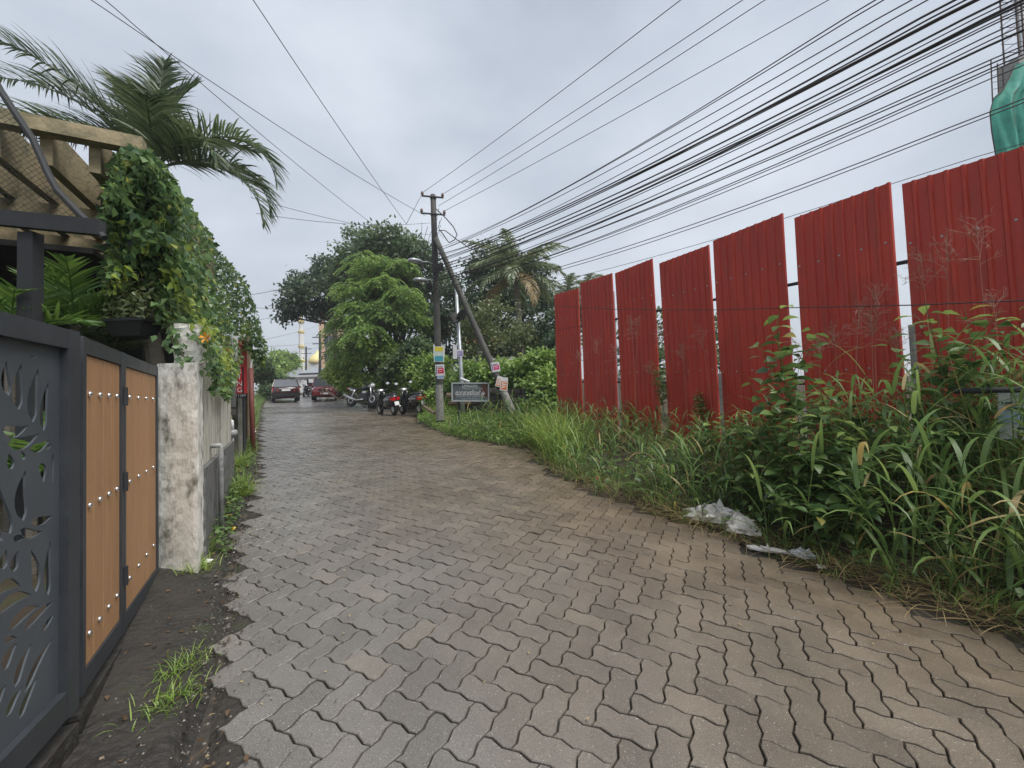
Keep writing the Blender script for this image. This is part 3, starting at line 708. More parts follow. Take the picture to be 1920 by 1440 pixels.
def build_vine():
    t = thing('creeper', 'dense green creeper hanging from the pergola over the compound wall', 'creeper', (*wp(1.5, -.3), 2.1))
    n = 13500; q = sample_poly(VINE, n); base = wp(0, -.30)
    off = rng.normal(0, .11, n) + .10 * np.sin(q[:, 0] * .05) * np.cos(q[:, 1] * .043)
    low = np.clip((q[:, 1] - 560) / 120, 0, 1) * np.clip((q[:, 0] - 330) / 60, 0, 1); off = off + .34 * low
    off = np.clip(off, -.3, .34); P = np.array([vine_hit(a, b, base, o) for (a, b), o in zip(q, off)])
    nn = np.array([WN[0], WN[1], .55]) + rng.normal(0, .45, (n, 3)); d = np.array([WN[0] * .4, WN[1] * .4, -.75]) + rng.normal(0, .55, (n, 3))
    Ln = rng.uniform(.04, .072, n) * (1 + .2 * (off > .05)); W = Ln * .40
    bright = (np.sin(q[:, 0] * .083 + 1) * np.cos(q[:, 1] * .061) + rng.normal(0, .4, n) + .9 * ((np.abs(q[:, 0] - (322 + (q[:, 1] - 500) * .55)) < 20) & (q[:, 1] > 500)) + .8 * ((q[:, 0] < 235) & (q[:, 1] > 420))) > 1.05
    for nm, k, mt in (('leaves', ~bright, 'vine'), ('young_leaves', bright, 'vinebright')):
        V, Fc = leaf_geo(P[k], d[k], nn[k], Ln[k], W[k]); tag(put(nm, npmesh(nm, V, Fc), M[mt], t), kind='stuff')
    # inner leaves, their shade put in by the darker leaf colour
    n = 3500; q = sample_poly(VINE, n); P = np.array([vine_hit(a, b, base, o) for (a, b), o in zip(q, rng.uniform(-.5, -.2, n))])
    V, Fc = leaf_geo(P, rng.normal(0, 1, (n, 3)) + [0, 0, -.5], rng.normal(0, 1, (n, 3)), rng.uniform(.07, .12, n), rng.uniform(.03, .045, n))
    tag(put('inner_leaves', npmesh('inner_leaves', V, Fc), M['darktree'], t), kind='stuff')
    mb = MB()
    for k in range(16):
        a = q[rng.integers(len(q))]; p0 = vine_hit(a[0], a[1], base, -.16); pts = [p0 + np.array([rng.normal(0, .03), rng.normal(0, .03), -.16 * i]) for i in range(6)]
        mb.tube(pts, .003, 4)
    tag(mb.build('stems', M['bark'], t), kind='stuff')
    # loose strands trailing over the pillar and along the wall
    for (pts, lab) in (([(318, 612), (322, 640), (345, 668), (362, 690)], 'leafy creeper strand trailing down the pillar cap'), ([(404, 690), (408, 715), (404, 740)], 'dark round-leaved strand hanging against the pale wall')):
        g = thing('creeper_strand', lab, 'creeper', tuple(onplane(*pts[0], wp(0, .0), WD, .04)))
        C = np.array([onplane(a, b, wp(0, 0), WD, .05) if 'wall' in lab else at(a, b, 3.02) for a, b in pts]); MB().tube(C, .004, 5).build('stem', M['bark'], g)
        k = 46; tt = rng.uniform(0, 1, k); P = np.stack([np.interp(tt, np.linspace(0, 1, len(C)), C[:, i]) for i in range(3)], 1) + rng.normal(0, .025, (k, 3))
        V, Fc = leaf_geo(P, rng.normal(0, .6, (k, 3)) + [0, -.2, -.4], rng.normal(0, .4, (k, 3)) + [.3, -.8, .4], rng.uniform(.045, .07, k), rng.uniform(.017, .026, k)); put('leaves', npmesh('leaves', V, Fc), M['vine'], g)['kind'] = 'stuff'
    c = onplane(387, 634, wp(0, 0), WD, .12)
    mb = MB()
    for k in range(5):
        a = k * 1.257; mb.slab([c, c + .03 * np.array([math.cos(a), -.3, math.sin(a)]), c + .035 * np.array([math.cos(a + .6), -.5, math.sin(a + .6)])], (0, -1, 0), .002)
    tag(mb.build('flower', M['orange']), 'single orange flower in the creeper above the wall', 'flower')
build_vine()

# ------------------------------------------------------------------ palms
def frond(p0, az, el, Ln, droop, nl, ll, lw, mt, parent, leaf_droop=.7, vsh=.5, name='frond', rad=.016):
    """pinnate frond: rachis arching down from (az, el); leaflets on both sides"""
    k = 14; t = np.linspace(0, 1, k + 1); e = el - droop * t ** 1.4; st = Ln / k; P = [np.array(p0, float)]
    for i in range(k): P.append(P[-1] + st * np.array([math.cos(az) * math.cos(e[i]), math.sin(az) * math.cos(e[i]), math.sin(e[i])]))
    P = np.array(P); tt = np.repeat(np.linspace(.12, .99, nl), 2); sg = np.tile([1., -1.], nl)
    B = np.stack([np.interp(tt, t, P[:, i]) for i in range(3)], 1); T = nrm_(np.stack([np.interp(tt, t, np.gradient(P[:, i])) for i in range(3)], 1))
    S = nrm_(np.cross(T, np.array([0, 0, 1.0]) + 1e-4)); U = np.cross(S, T)
    n = len(tt); L0 = ll * (np.sin(np.pi * (.16 + .80 * tt)) ** .75) * rng.uniform(.82, 1.1, n)
    dirn = nrm_(S * sg[:, None] * (1.0 - .45 * tt[:, None]) + T * (.45 + .6 * tt[:, None]) + U * vsh * rng.uniform(.6, 1.2, n)[:, None] + rng.normal(0, .07, (n, 3)))
    seg = 4; C = [B]; cur = dirn.copy()
    for i in range(seg):
        C.append(C[-1] + cur * (L0 / seg)[:, None]); cur = nrm_(cur + np.array([0, 0, -1.0]) * leaf_droop * .35 * rng.uniform(.5, 1.5, (n, 1)))
    C = np.stack(C, 1); wv = nrm_(np.cross(dirn, U + .3 * S * sg[:, None] + rng.normal(0, .45, (n, 3))))[:, None, :] * (lw * np.array([.55, 1, .85, .5, .04]))[None, :, None]
    V = np.stack([C - wv, C + wv], 2).reshape(-1, 3)
    q = np.arange(seg)[:, None] * 2 + np.array([0, 1, 3, 2]); Fc = ((np.arange(n) * (seg + 1) * 2)[:, None, None] + q[None]).reshape(-1, 4)
    r = MB().tube(P, np.linspace(rad, rad * .25, k + 1), 5)
    V2 = np.array(r.v); F2 = np.array([f for f in r.f if len(f) == 4])
    V, Fc = join_geo([(V, Fc), (V2, F2)])
    o = put(name, npmesh(name, V, Fc), mt, parent); return o
def build_near_palm():
    c = at(288, 318, 6.0)
    t = thing('palm_tree', 'feathery palm with arching fronds rising behind the pergola', 'palm', (c[0], c[1], float(gz(c[0], c[1]))))
    pts = [np.array([c[0] + .1 * math.sin(k), c[1], gz(c[0], c[1]) + (c[2] - gz(c[0], c[1])) * k / 8]) for k in range(9)]
    MB().tube(pts, np.linspace(.13, .09, 9), 10).build('trunk', M['palmtrunk'], t)
    spec = [(118, 84, 2.3, .4), (135, 78, 2.1, .5), (70, 82, 1.95, .5), (160, 72, 2.3, .7), (175, 58, 2.8, 1.0), (168, 46, 2.7, 1.2), (186, 38, 2.7, 1.3), (200, 30, 2.5, 1.3), (190, 52, 3.0, 1.1), (210, 60, 2.4, 1.0),
            (2, 40, 2.5, 2.35), (-4, 8, 2.45, 1.75), (10, 25, 2.2, 2.2), (-25, 30, 1.9, 2.0), (30, 55, 1.6, 1.4), (-50, 50, 1.5, 1.6)]
    for az, el, Ln, dr in spec:
        frond(c, R_(az + random.uniform(-4, 4)), R_(el), Ln, dr, 58, .64, .016, M['palmleaf'], t, .7, .45)
build_near_palm()
def build_garden():
    # low palms behind the gate
    for (px, py, D, lab, k, L0) in ((140, 610, 3.35, 'bright fan-leaved garden palm above the plank gate', 9, .62), (20, 640, 2.9, 'low green palm behind the cut metal gate', 8, .55), (205, 665, 3.7, 'dark feathery palm under the hanging planter', 7, .5), (60, 900, 2.75, 'leafy shrub low behind the cut metal gate', 9, .6)):
        c = at(px, py, D); g0 = float(ground_z(c[0], c[1])); t = thing('garden_palm', lab, 'palm', (c[0], c[1], g0), group='garden palms behind the gate')
        MB().tube([(c[0], c[1], g0 - .02), c], .03, 7).build('trunk', M['palmtrunk'], t)
        for i in range(k):
            frond(c, 2 * math.pi * i / k + rng.uniform(-.2, .2), R_(rng.uniform(35, 75)), L0 * rng.uniform(.8, 1.2), rng.uniform(.7, 1.3), 16, .30, .013, M['fan'] if 'dark' not in lab else M['palmleaf'], t, .35, .3, rad=.007)
    # planter on the wall corner
    c = at(252, 632, 3.12); t = thing('planter', 'black plastic planter of moss and trailing plants beside the pillar cap', 'planter', tuple(c))
    rim = [(-.15, -.10), (.15, -.10), (.15, .10), (-.15, .10)]
    rot = lambda x, y, z, f: (c[0] + x * f, c[1] + y * f, c[2] + z)
    MB().loft([[rot(x, y, 0, .72) for x, y in rim], [rot(x, y, .11, .95) for x, y in rim], [rot(x, y, .112, 1.03) for x, y in rim], [rot(x, y, .135, 1.03) for x, y in rim]]).build('pot', M['black'], t)
    k = 500; P = np.array(c) + np.stack([rng.uniform(-.15, .15, k), rng.uniform(-.1, .1, k), .13 + np.abs(rng.normal(0, .14, k))], 1)
    V, Fc = leaf_geo(P, rng.normal(0, .5, (k, 3)) + [0, -.3, .2], rng.normal(0, .6, (k, 3)) + [0, -.4, .6], rng.uniform(.03, .06, k), rng.uniform(.01, .02, k)); tag(put('foliage', npmesh('foliage', V, Fc), M['olive'], t), kind='stuff')
    # backdrop house behind, walls and roof coloured near black to stand for shade
    a = np.array([-13.0, 3.0]); t = thing('backdrop_house', 'near-black house backdrop behind the pergola, shade put into its colour', 'house', (-8.5, 6, .3))
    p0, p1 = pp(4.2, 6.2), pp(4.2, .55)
    wallseg(MB(), p0, p1, .2, 3.35, .2).build('rear_wall', M['shadeblack'], t)
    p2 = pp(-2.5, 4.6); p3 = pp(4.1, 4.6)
    wallseg(MB(), p2, p3, .2, 3.3, .2).build('side_wall', M['shadeblack'], t)
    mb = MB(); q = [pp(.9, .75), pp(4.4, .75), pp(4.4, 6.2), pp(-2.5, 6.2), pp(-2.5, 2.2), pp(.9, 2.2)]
    mb.slab([(*x, 3.30) for x in [pp(1.4, .8), pp(1.4, 6.2), pp(4.4, 6.2), pp(4.4, .8)]], (0, 0, -1), .06); mb.build('porch_roof', M['shadeblack'], t)
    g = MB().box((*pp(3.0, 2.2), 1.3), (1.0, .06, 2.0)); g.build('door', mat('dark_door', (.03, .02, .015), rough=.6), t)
    # hedge added inside as a dark backdrop, in the dark tree leaf colour
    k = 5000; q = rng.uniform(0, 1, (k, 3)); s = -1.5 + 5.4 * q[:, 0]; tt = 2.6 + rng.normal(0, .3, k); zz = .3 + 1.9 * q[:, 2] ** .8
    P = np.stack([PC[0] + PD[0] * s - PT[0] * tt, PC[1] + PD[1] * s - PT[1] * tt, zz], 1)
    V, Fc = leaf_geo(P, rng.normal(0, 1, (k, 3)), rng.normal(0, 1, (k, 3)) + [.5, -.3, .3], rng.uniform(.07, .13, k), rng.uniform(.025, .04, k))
    t = thing('garden_hedge', 'dark leafy hedge added as backdrop behind the gate', 'hedge', (*pp(1, 2.6), .3)); tag(put('foliage', npmesh('foliage', V, Fc), M['darktree'], t), kind='stuff')
    mb = MB()
    for i in range(9): c = pp(-1.4 + i * .62, 2.6); mb.tube([(c[0], c[1], .2), (c[0] + .05, c[1], 1.6)], .02, 6)
    tag(mb.build('stems', M['bark'], t), kind='stuff')
build_garden()

# ------------------------------------------------------------------ red sheet fence
FP0 = at(1037, 553, 10.8); FD = unit(np.array([-.518, 1.0])); FN = np.array([-FD[1], FD[0]])  # FN points to the lane
def fpos(px, py): return onplane(px, py, FP0, FD)
def build_fence():
    t = thing('sheet_fence', 'tall hoarding of red corrugated metal sheets with gaps between them', 'fence', (3.0, 7.2, .4))
    tops = [((1037, 553), (1083, 540)), ((1087, 531), (1148, 512)), ((1155, 513), (1226, 485)), ((1236, 494), (1330, 459)), ((1338, 452), (1470, 400)), ((1487, 408), (1668, 340)), ((1690, 345), None)]
    lean = [0, .01, .012, .016, .004, .012, .02]
    scr = MB()
    for k, (a, b) in enumerate(tops):
        A = fpos(*a); Bq = fpos(*b) if b else A - np.array([*(FD * 1.12), .09])
        w = np.linalg.norm(Bq[:2] - A[:2]); d2 = unit(Bq[:2] - A[:2]); zb = float(ground_z((A[0] + Bq[0]) / 2, (A[1] + Bq[1]) / 2)) - .05
        per = w / 9; prof = []
        for i in range(9):
            x0 = i * per
            for fx, h in ((0, 0), (.62, 0), (.71, .02), (.91, .02), (1.0, 0)):
                if fx == 1.0 and i < 8: continue
                prof.append((x0 + fx * per, h))
        V = []; n = len(prof); rows = 7; off = .012 * ((k * 37) % 5 - 2)
        for r in range(rows + 1):
            f = r / rows; bow = .012 * math.sin(f * 5 + k)
            for x, h in prof:
                zt = A[2] + (Bq[2] - A[2]) * x / w; q = A[:2] + d2 * (x + lean[k] * (f - 1) * -1.2) + FN * (h + off + bow)
                V.append((q[0], q[1], zb + (zt - zb) * f))
        nf = len(V); V += [(p[0] - FN[0] * .004, p[1] - FN[1] * .004, p[2]) for p in V]
        Fc = []
        for r in range(rows):
            for i in range(n - 1):
                j = r * n + i; Fc.append((j, j + 1, j + n + 1, j + n)); Fc.append((nf + j + n, nf + j + n + 1, nf + j + 1, nf + j))
        for i in range(n - 1): j = rows * n + i; Fc.append((j, j + 1, nf + j + 1, nf + j))
        for r in range(rows):
            j = r * n; Fc.append((j, j + n, nf + j + n, nf + j)); j = r * n + n - 1; Fc.append((j + n, j, nf + j, nf + j + n))
        MB().add(V, Fc).build('panel', M['redsheet'], t)
        for zf in (.38, .80):
            for i in (0, 2, 4, 6, 8):
                x = (i + .3) * per; zt = A[2] + (Bq[2] - A[2]) * x / w
                q = A[:2] + d2 * x + FN * (off + .012 * math.sin(zf * 5 + k)); q = np.array([q[0], q[1], zb + (zt - zb) * zf]); fn = np.array([FN[0], FN[1], 0])
                scr.tube([q, q + fn * .005, q + fn * .009], [.013, .013, .007], 6)
    tag(scr.build('screw_heads', M['galv'], t), kind='stuff')
    e0, e1 = FP0[:2] + FD * .05, FP0[:2] - FD * 9.4
    for zf in (1.35, 2.75):
        z0 = .55 + zf; z1 = .02 + zf
        MB().tube([(*(e0 - FN * .05), z0), (*(e1 - FN * .05), z1)], .024, 6).build('rail', M['steel'], t)
    for s in (.02, 2.25, 4.6, 6.95, 9.2):
        c = FP0[:2] - FD * s - FN * .11; g = float(ground_z(c[0], c[1]))
        MB().box((c[0], c[1], g + 1.55), (.06, .06, 3.2)).build('post', M['galv'], t)
    return t
build_fence()
def build_stakes():
    for k, (px, yt, yb, lab) in enumerate(((1357, 700, 800, 'short white painted stake at the fence gap'), (1716, 610, 730, 'white lichen-spotted stake at the wide fence gap'))):
        a = onplane(px, yt, FP0, FD, 0.0); a = a + np.array([*(FN * .10), 0]); g = float(ground_z(a[0], a[1])) - .05
        MB_ = MB().tube([(a[0], a[1], g), (a[0], a[1], a[2])], .028, 6)
        tag(MB_.build('stake', M['polebase']), lab, 'stake')
build_stakes()

# ------------------------------------------------------------------ verge vegetation
def verge_points(n, lo, hi, ymin=1.2, ymax=11.5):
    """points on the right verge by distance from the paving"""
    out = np.empty((0, 2))
    while len(out) < n:
        y = rng.uniform(ymin, ymax, n * 3); xr = np.interp(y, [p[1] for p in ROAD_R], [p[0] for p in ROAD_R]); x = xr + rng.uniform(0, 3.4, n * 3)
        sd = poly_sd(x, y, POLY); fx = FP0[0] + (FP0[1] - y) * .518
        k = (sd > lo) & (sd < hi) & (x < fx - .06) ; out = np.concatenate([out, np.stack([x[k], y[k]], 1)])
    return out[:n]
def density(P):
    return np.clip((4.6 - P[:, 1]) / 2.0, 0, 1)
def build_grass():
    parts = []; dparts = []; lparts = []; pan = MB()
    # tall leafy culms
    C = verge_points(1750, .10, 2.6, .9, 11.2); C = C[~((np.hypot(C[:, 0] - 2.75, C[:, 1] - 3.75) < .75) & (rng.random(len(C)) < .72))]; tall = .38 + .62 * np.clip((5.0 - C[:, 1]) / 1.6, 0, 1)
    sdc = poly_sd(C[:, 0], C[:, 1], POLY); keep = rng.random(len(C)) < np.where(C[:, 1] > 5, .42, 1.0); C = C[keep]; tall = tall[keep]; sdc = sdc[keep]
    g = ground_z(C[:, 0], C[:, 1])
    for i in range(len(C)):
        h = (.45 + .75 * rng.random()) * tall[i] * np.clip(.45 + sdc[i] * .75, .3, 1.15) + .12
        ln = rng.normal(0, .16, 2) - np.array([.10, .05]) * np.clip(1 - sdc[i], 0, 1)
        p0 = np.array([C[i, 0], C[i, 1], g[i] - .02]); p1 = p0 + np.array([ln[0] * h, ln[1] * h, h])
        nb = int(3.4 + 2.8 * h); tt = np.linspace(.12, 1, nb); P = p0 + (p1 - p0) * tt[:, None]
        az = rng.uniform(0, 6.28, nb); L0 = rng.uniform(.28, .58, nb) * (.6 + .5 * tall[i]); W = rng.uniform(.0075, .0155, nb) * (.7 + .5 * tall[i])
        (parts if rng.random() > .06 else dparts).append(blade_geo(P, az, L0, W, rng.uniform(.6, 1.3, nb), rng.uniform(1.0, 2.3, nb)))
        if h > .3:
            r = MB().tube([p0, (p0 + p1) / 2 + rng.normal(0, .01, 3), p1], [.0045, .004, .0025], 4, False); parts.append((np.array(r.v), np.array(r.f)))
    # short edge grass, light
    E_ = verge_points(1900, .0, .75, .9, 11.2); k = len(E_); z = ground_z(E_[:, 0], E_[:, 1]) - .01
    for rep in range(3):
        P = np.stack([E_[:, 0] + rng.normal(0, .03, k), E_[:, 1] + rng.normal(0, .03, k), z], 1)
        (lparts if rep == 1 else parts).append(blade_geo(P, rng.uniform(0, 6.28, k), rng.uniform(.10, .30, k), rng.uniform(.002, .005, k), rng.uniform(.5, 1.4, k), rng.uniform(.6, 2.0, k), 4))
    # dry straw lying at the paving edge
    E_ = verge_points(900, -.02, .40, .9, 8.5); k = len(E_); z = ground_z(E_[:, 0], E_[:, 1]) + .015
    P = np.stack([E_[:, 0], E_[:, 1], np.maximum(z, gz(E_[:, 0], E_[:, 1]) + .01)], 1)
    dparts.append(blade_geo(P, rng.uniform(2.2, 5.2, k), rng.uniform(.15, .45, k), rng.uniform(.0015, .004, k), rng.uniform(.0, .9, k), rng.uniform(.3, 1.4, k), 5))
    E_ = verge_points(700, -.10, .32, .9, 4.6); k = len(E_); P = np.stack([E_[:, 0], E_[:, 1], np.maximum(ground_z(E_[:, 0], E_[:, 1]), gz(E_[:, 0], E_[:, 1])) + .014], 1)
    dparts.append(blade_geo(P, rng.uniform(0, 6.28, k), rng.uniform(.12, .5, k), rng.uniform(.0015, .005, k), rng.uniform(-.02, .25, k), rng.uniform(.0, .35, k), 4))
    for nm, pr, mt, lab in (('verge_grass', parts, 'grass', 'tall leafy green grass crowding the verge below the red fence'), ('edge_grass', lparts, 'grasslight', 'short light green grass along the right paving edge'), ('dry_grass', dparts, 'dry', 'pale dry grass blades along the right paving edge')):
        q = [p for p in pr if p[1].shape[1] == 4]; V, Fc = join_geo(q)
        tag(put(nm, npmesh(nm, V, Fc), M[mt]), lab, 'grass', kind='stuff')
    # seed heads in front of the fence
    heads = []
    for px, py, yb in ((1190, 590, 790), (1215, 600, 800), (1130, 640, 780), (1255, 610, 800), (1165, 650, 790), (1330, 620, 820), (1230, 690, 800), (1620, 575, 800), (1650, 590, 850), (1580, 610, 850), (1690, 620, 860), (1850, 420, 820), (1790, 450, 830), (1560, 640, 850), (1740, 480, 820), (1100, 660, 780), (1290, 650, 820), (1500, 640, 850), (1880, 560, 860), (1660, 545, 850)):
        top = onplane(px, py, FP0, FD, 0) ; off = rng.uniform(.12, .5); top = top * (1 - off / 12) + EYE * (off / 12) + np.array([*(FN * off * .6), 0])
        b = np.array([top[0] + rng.normal(0, .12), top[1] + rng.normal(0, .1), 0]); b[2] = float(ground_z(b[0], b[1])) - .02; heads.append((b, top))
    V = MB()
    for b, tp in heads:
        mid = b * .4 + tp * .6 + np.array([0, 0, .1]); V.tube([b, mid, tp], [.003, .0022, .0012], 4, False)
        lean = unit(tp - mid)
        for j in range(rng.integers(16, 26)):
            s = rng.uniform(.0, 1); q = mid + (tp - mid) * (.55 + .45 * s); d = unit(lean + rng.normal(0, .75, 3) + np.array([-.4, 0, 0])); Lr = rng.uniform(.10, .26) * (1.2 - .6 * s)
            V.tube([q, q + d * Lr * .5, q + d * Lr + np.array([0, 0, -.03])], [.0026, .0020, .0013], 3, False)
            for u_ in range(3):
                qq = q + d * Lr * rng.uniform(.3, .9); dd = unit(d + rng.normal(0, .6, 3)); V.tube([qq, qq + dd * Lr * .35], [.0018, .0012], 3, False)
    tag(V.build('grass_seed_heads', M['panicle']), 'fine reddish grass seed heads in front of the red fence', 'grass', kind='stuff')
build_grass()

def broadleaf(name, base, h, nl, ls, lab, mt='weed', lean=(0, 0), spread=.22, grp='leafy weeds on the right verge', branches=3, top_light=True, cat='plant'):
    base = np.array(base, float); t = thing(name, lab, cat, tuple(base), group=grp)
    st = MB(); P = []; Dv = []; Lf = []
    tip = base + np.array([lean[0], lean[1], h]); axes = [(base - np.array([0, 0, .04]), tip)]
    for b in range(branches):
        f = .25 + .5 * (b + 1) / (branches + 1); p = base + (tip - base) * f; a = rng.uniform(0, 6.28)
        axes.append((p, p + np.array([math.cos(a) * spread * 1.6, math.sin(a) * spread * 1.6, h * .32 * rng.uniform(.6, 1.2)])))
    for i, (a, b) in enumerate(axes):
        m_ = (a + b) / 2 + rng.normal(0, .02, 3); st.tube([a, m_, b], [.007 if i == 0 else .004, .005 if i == 0 else .003, .002], 5)
        n = nl if i == 0 else max(3, nl // 2)
        for j in range(n):
            f = .18 + .82 * (j + .5) / n; q = a + (b - a) * f; an = j * 2.4 + i + rng.normal(0, .3)
            P.append(q + .02 * np.array([math.cos(an), math.sin(an), 0])); Dv.append((math.cos(an), math.sin(an), rng.uniform(-.35, .5))); Lf.append(ls * rng.uniform(.65, 1.15) * (1.1 - .35 * f))
    P = np.array(P); Dv = np.array(Dv); Lf = np.array(Lf); n = len(P); nn = np.array([0, 0, 1.0]) + rng.normal(0, .3, (n, 3)); W = Lf * rng.uniform(.26, .36, n)
    st.build('stem', M['weed'], t)
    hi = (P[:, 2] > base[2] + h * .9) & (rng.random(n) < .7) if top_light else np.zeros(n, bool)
    # finer leaf: six-sided outline with midrib fold
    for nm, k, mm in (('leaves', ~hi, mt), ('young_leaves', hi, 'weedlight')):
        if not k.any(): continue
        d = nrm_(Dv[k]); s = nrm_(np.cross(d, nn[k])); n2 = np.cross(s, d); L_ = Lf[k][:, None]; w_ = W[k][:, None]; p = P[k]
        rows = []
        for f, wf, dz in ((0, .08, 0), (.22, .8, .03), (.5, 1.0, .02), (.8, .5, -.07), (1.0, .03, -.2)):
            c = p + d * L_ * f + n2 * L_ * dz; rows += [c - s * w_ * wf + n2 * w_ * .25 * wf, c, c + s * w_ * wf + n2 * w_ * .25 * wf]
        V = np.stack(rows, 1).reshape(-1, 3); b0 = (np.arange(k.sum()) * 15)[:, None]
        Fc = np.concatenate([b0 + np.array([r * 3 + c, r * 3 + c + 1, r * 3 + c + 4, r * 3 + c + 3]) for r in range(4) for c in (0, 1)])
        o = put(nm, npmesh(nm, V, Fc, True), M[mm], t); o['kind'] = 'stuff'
    return t
def build_weeds():
    W_ = [(1495, 1000, 4.0, 1.72, 13, .17, 'tall broad-leaved weed rising at the second fence gap from the right'),
          (1440, 960, 4.35, 1.05, 11, .15, 'bushy dark weed left of the tall weed by the fence'),
          (1560, 1010, 3.7, 1.15, 11, .15, 'dense weed just right of the tallest weed'),
          (1400, 960, 4.5, .8, 10, .13, 'mid-height leafy weed above the white plastic heap'),
          (1560, 1060, 3.2, .62, 9, .13, 'low weed with pale star-shaped leaves near the crumpled bag'),
          (1790, 1010, 3.3, 1.6, 12, .15, 'heart-leaved climbing weed beside the wide fence gap'),
          (1880, 960, 3.3, 1.62, 12, .14, 'leafy weed at the right frame edge above the small sign'),
          (1830, 990, 3.5, 1.25, 11, .14, 'weed between the climbing weed and the small sign'),
          (1640, 1000, 3.7, 1.0, 10, .15, 'dark leafy weed in front of the widest red sheet'),
          (1480, 1030, 3.5, .5, 9, .12, 'small broad-leaved weed behind the grey bag'),
          (1350, 940, 5.0, .62, 9, .12, 'small weed at the foot of the third fence gap'),
          (1470, 980, 3.75, .95, 11, .15, 'dark bushy weed directly behind the white plastic heap'),
          (1525, 1020, 3.5, .85, 11, .14, 'leafy weed between the heap and the crumpled silver wrapper'),
          (1590, 1000, 3.35, .7, 9, .14, 'drooping-leaved weed right of the silver wrapper'),
          (1415, 1000, 4.0, .5, 9, .12, 'little weed just above the beige crumpled bag'),
          (1700, 1010, 3.2, .9, 10, .14, 'leafy weed among the tallest grass right of the wide gap')]
    for px, py, D, h, nl, ls, lab in W_:
        q = at(px, py, D); g = float(ground_z(q[0], q[1])); broadleaf('weed_plant', (q[0], q[1], g), h * 1.12, nl + 7, ls * 1.15, lab, lean=(rng.normal(0, .12), rng.normal(0, .08)), branches=8)
    # slim climbers on the fence
    for px, py, h, lab in ((1262, 800, 1.5, 'yellow-green climber creeping up the third fence gap'), (1325, 800, .95, 'short pale climber against the fourth red sheet')):
        q = onplane(px, py, FP0, FD, 0); q = q + np.array([*(FN * .12), 0]); g = float(ground_z(q[0], q[1]))
        broadleaf('climber', (q[0], q[1], g), h, 34, .09, lab, 'bush', (-.22 if h > 1 else .03, .12), .05, 'climbers on the red fence', 5)
build_weeds()
def build_bare_bank():
    # patch of bare reddish earth under the middle sheets
    V = []; Fc = []; n, m = 26, 10
    for i in range(n + 1):
        for j in range(m + 1):
            s_ = 1.9 + 3.0 * i / n; o_ = .03 + .85 * j / m; c = FP0[:2] - FD * s_ + FN * o_; e = min(i, n - i, m - j) / 3
            V.append((c[0], c[1], float(ground_z(c[0], c[1])) - .03 + .09 * min(1, e) + .03 * float(wob(c[0], c[1], 3)) * min(1, e)))
    for i in range(n):
        for j in range(m): k = i * (m + 1) + j; Fc.append((k, k + 1, k + m + 2, k + m + 1))
    tag(MB().add(V, Fc).build('bare_bank', M['laterite'], smooth=True), 'patch of bare reddish earth at the foot of the red fence', kind='structure')
build_bare_bank()
def ground_cover(name, lab, pts_fn, n, size, mt, hmax=.2, blades=0):
    P = pts_fn(n); z = ground_z(P[:, 0], P[:, 1]); h = hmax * rng.random(n) ** 1.3
    Q = np.stack([P[:, 0], P[:, 1], z + h], 1)
    V, Fc = leaf_geo(Q, rng.normal(0, 1, (n, 3)) * [1, 1, .4], rng.normal(0, .35, (n, 3)) + [0, 0, 1], rng.uniform(.6, 1.3, n) * size, rng.uniform(.25, .4, n) * size)
    return tag(put(name, npmesh(name, V, Fc), M[mt]), lab, 'plants', kind='stuff')
def island(n):
    poly = np.array([(-1.15, 9.7), (-2.4, 11.75), (-3.2, 13.4), (-3.6, 15.0), (-2.6, 15.4), (-1.6, 12.9), (.3, 11.9), (1.0, 10.9), (.75, 8.9), (.35, 8.4), (-.3, 8.95)]); return sample_poly(poly, n)
ground_cover('island_plants', 'low bright green plants round the foot of the utility pole', island, 7000, .08, 'bush', .17)
def island_grass():
    P = island(1000); k = len(P); z = ground_z(P[:, 0], P[:, 1]) - .01
    V, Fc = blade_geo(np.stack([P[:, 0], P[:, 1], z], 1), rng.uniform(0, 6.28, k), rng.uniform(.10, .28, k), rng.uniform(.004, .008, k), rng.uniform(.7, 1.4, k), rng.uniform(.6, 2, k), 4)
    tag(put('island_grass', npmesh('island_grass', V, Fc), M['grass']), 'light green grass round the utility pole and board', 'grass', kind='stuff')
island_grass()
def fence_end_clump():
    k = 900; P = np.stack([rng.normal(.78, .28, k), rng.normal(8.1, .75, k)], 1); sd = poly_sd(P[:, 0], P[:, 1], POLY); P = P[sd > .08]; k = len(P); z = ground_z(P[:, 0], P[:, 1]) - .01
    V, Fc = blade_geo(np.stack([P[:, 0], P[:, 1], z], 1), rng.uniform(0, 6.28, k), rng.uniform(.45, 1.1, k), rng.uniform(.006, .013, k), rng.uniform(.9, 1.45, k), rng.uniform(.7, 1.9, k), 6)
    tag(put('grass_clump', npmesh('grass_clump', V, Fc), M['grasslight']), 'tall light green grass clump at the near fence end corner', 'grass', kind='stuff')
fence_end_clump()
ground_cover('verge_plants', 'low creeping plants under the tall grass of the verge', lambda n: verge_points(n, .12, 2.4, 1.2, 11), 5200, .075, 'weed', .3)
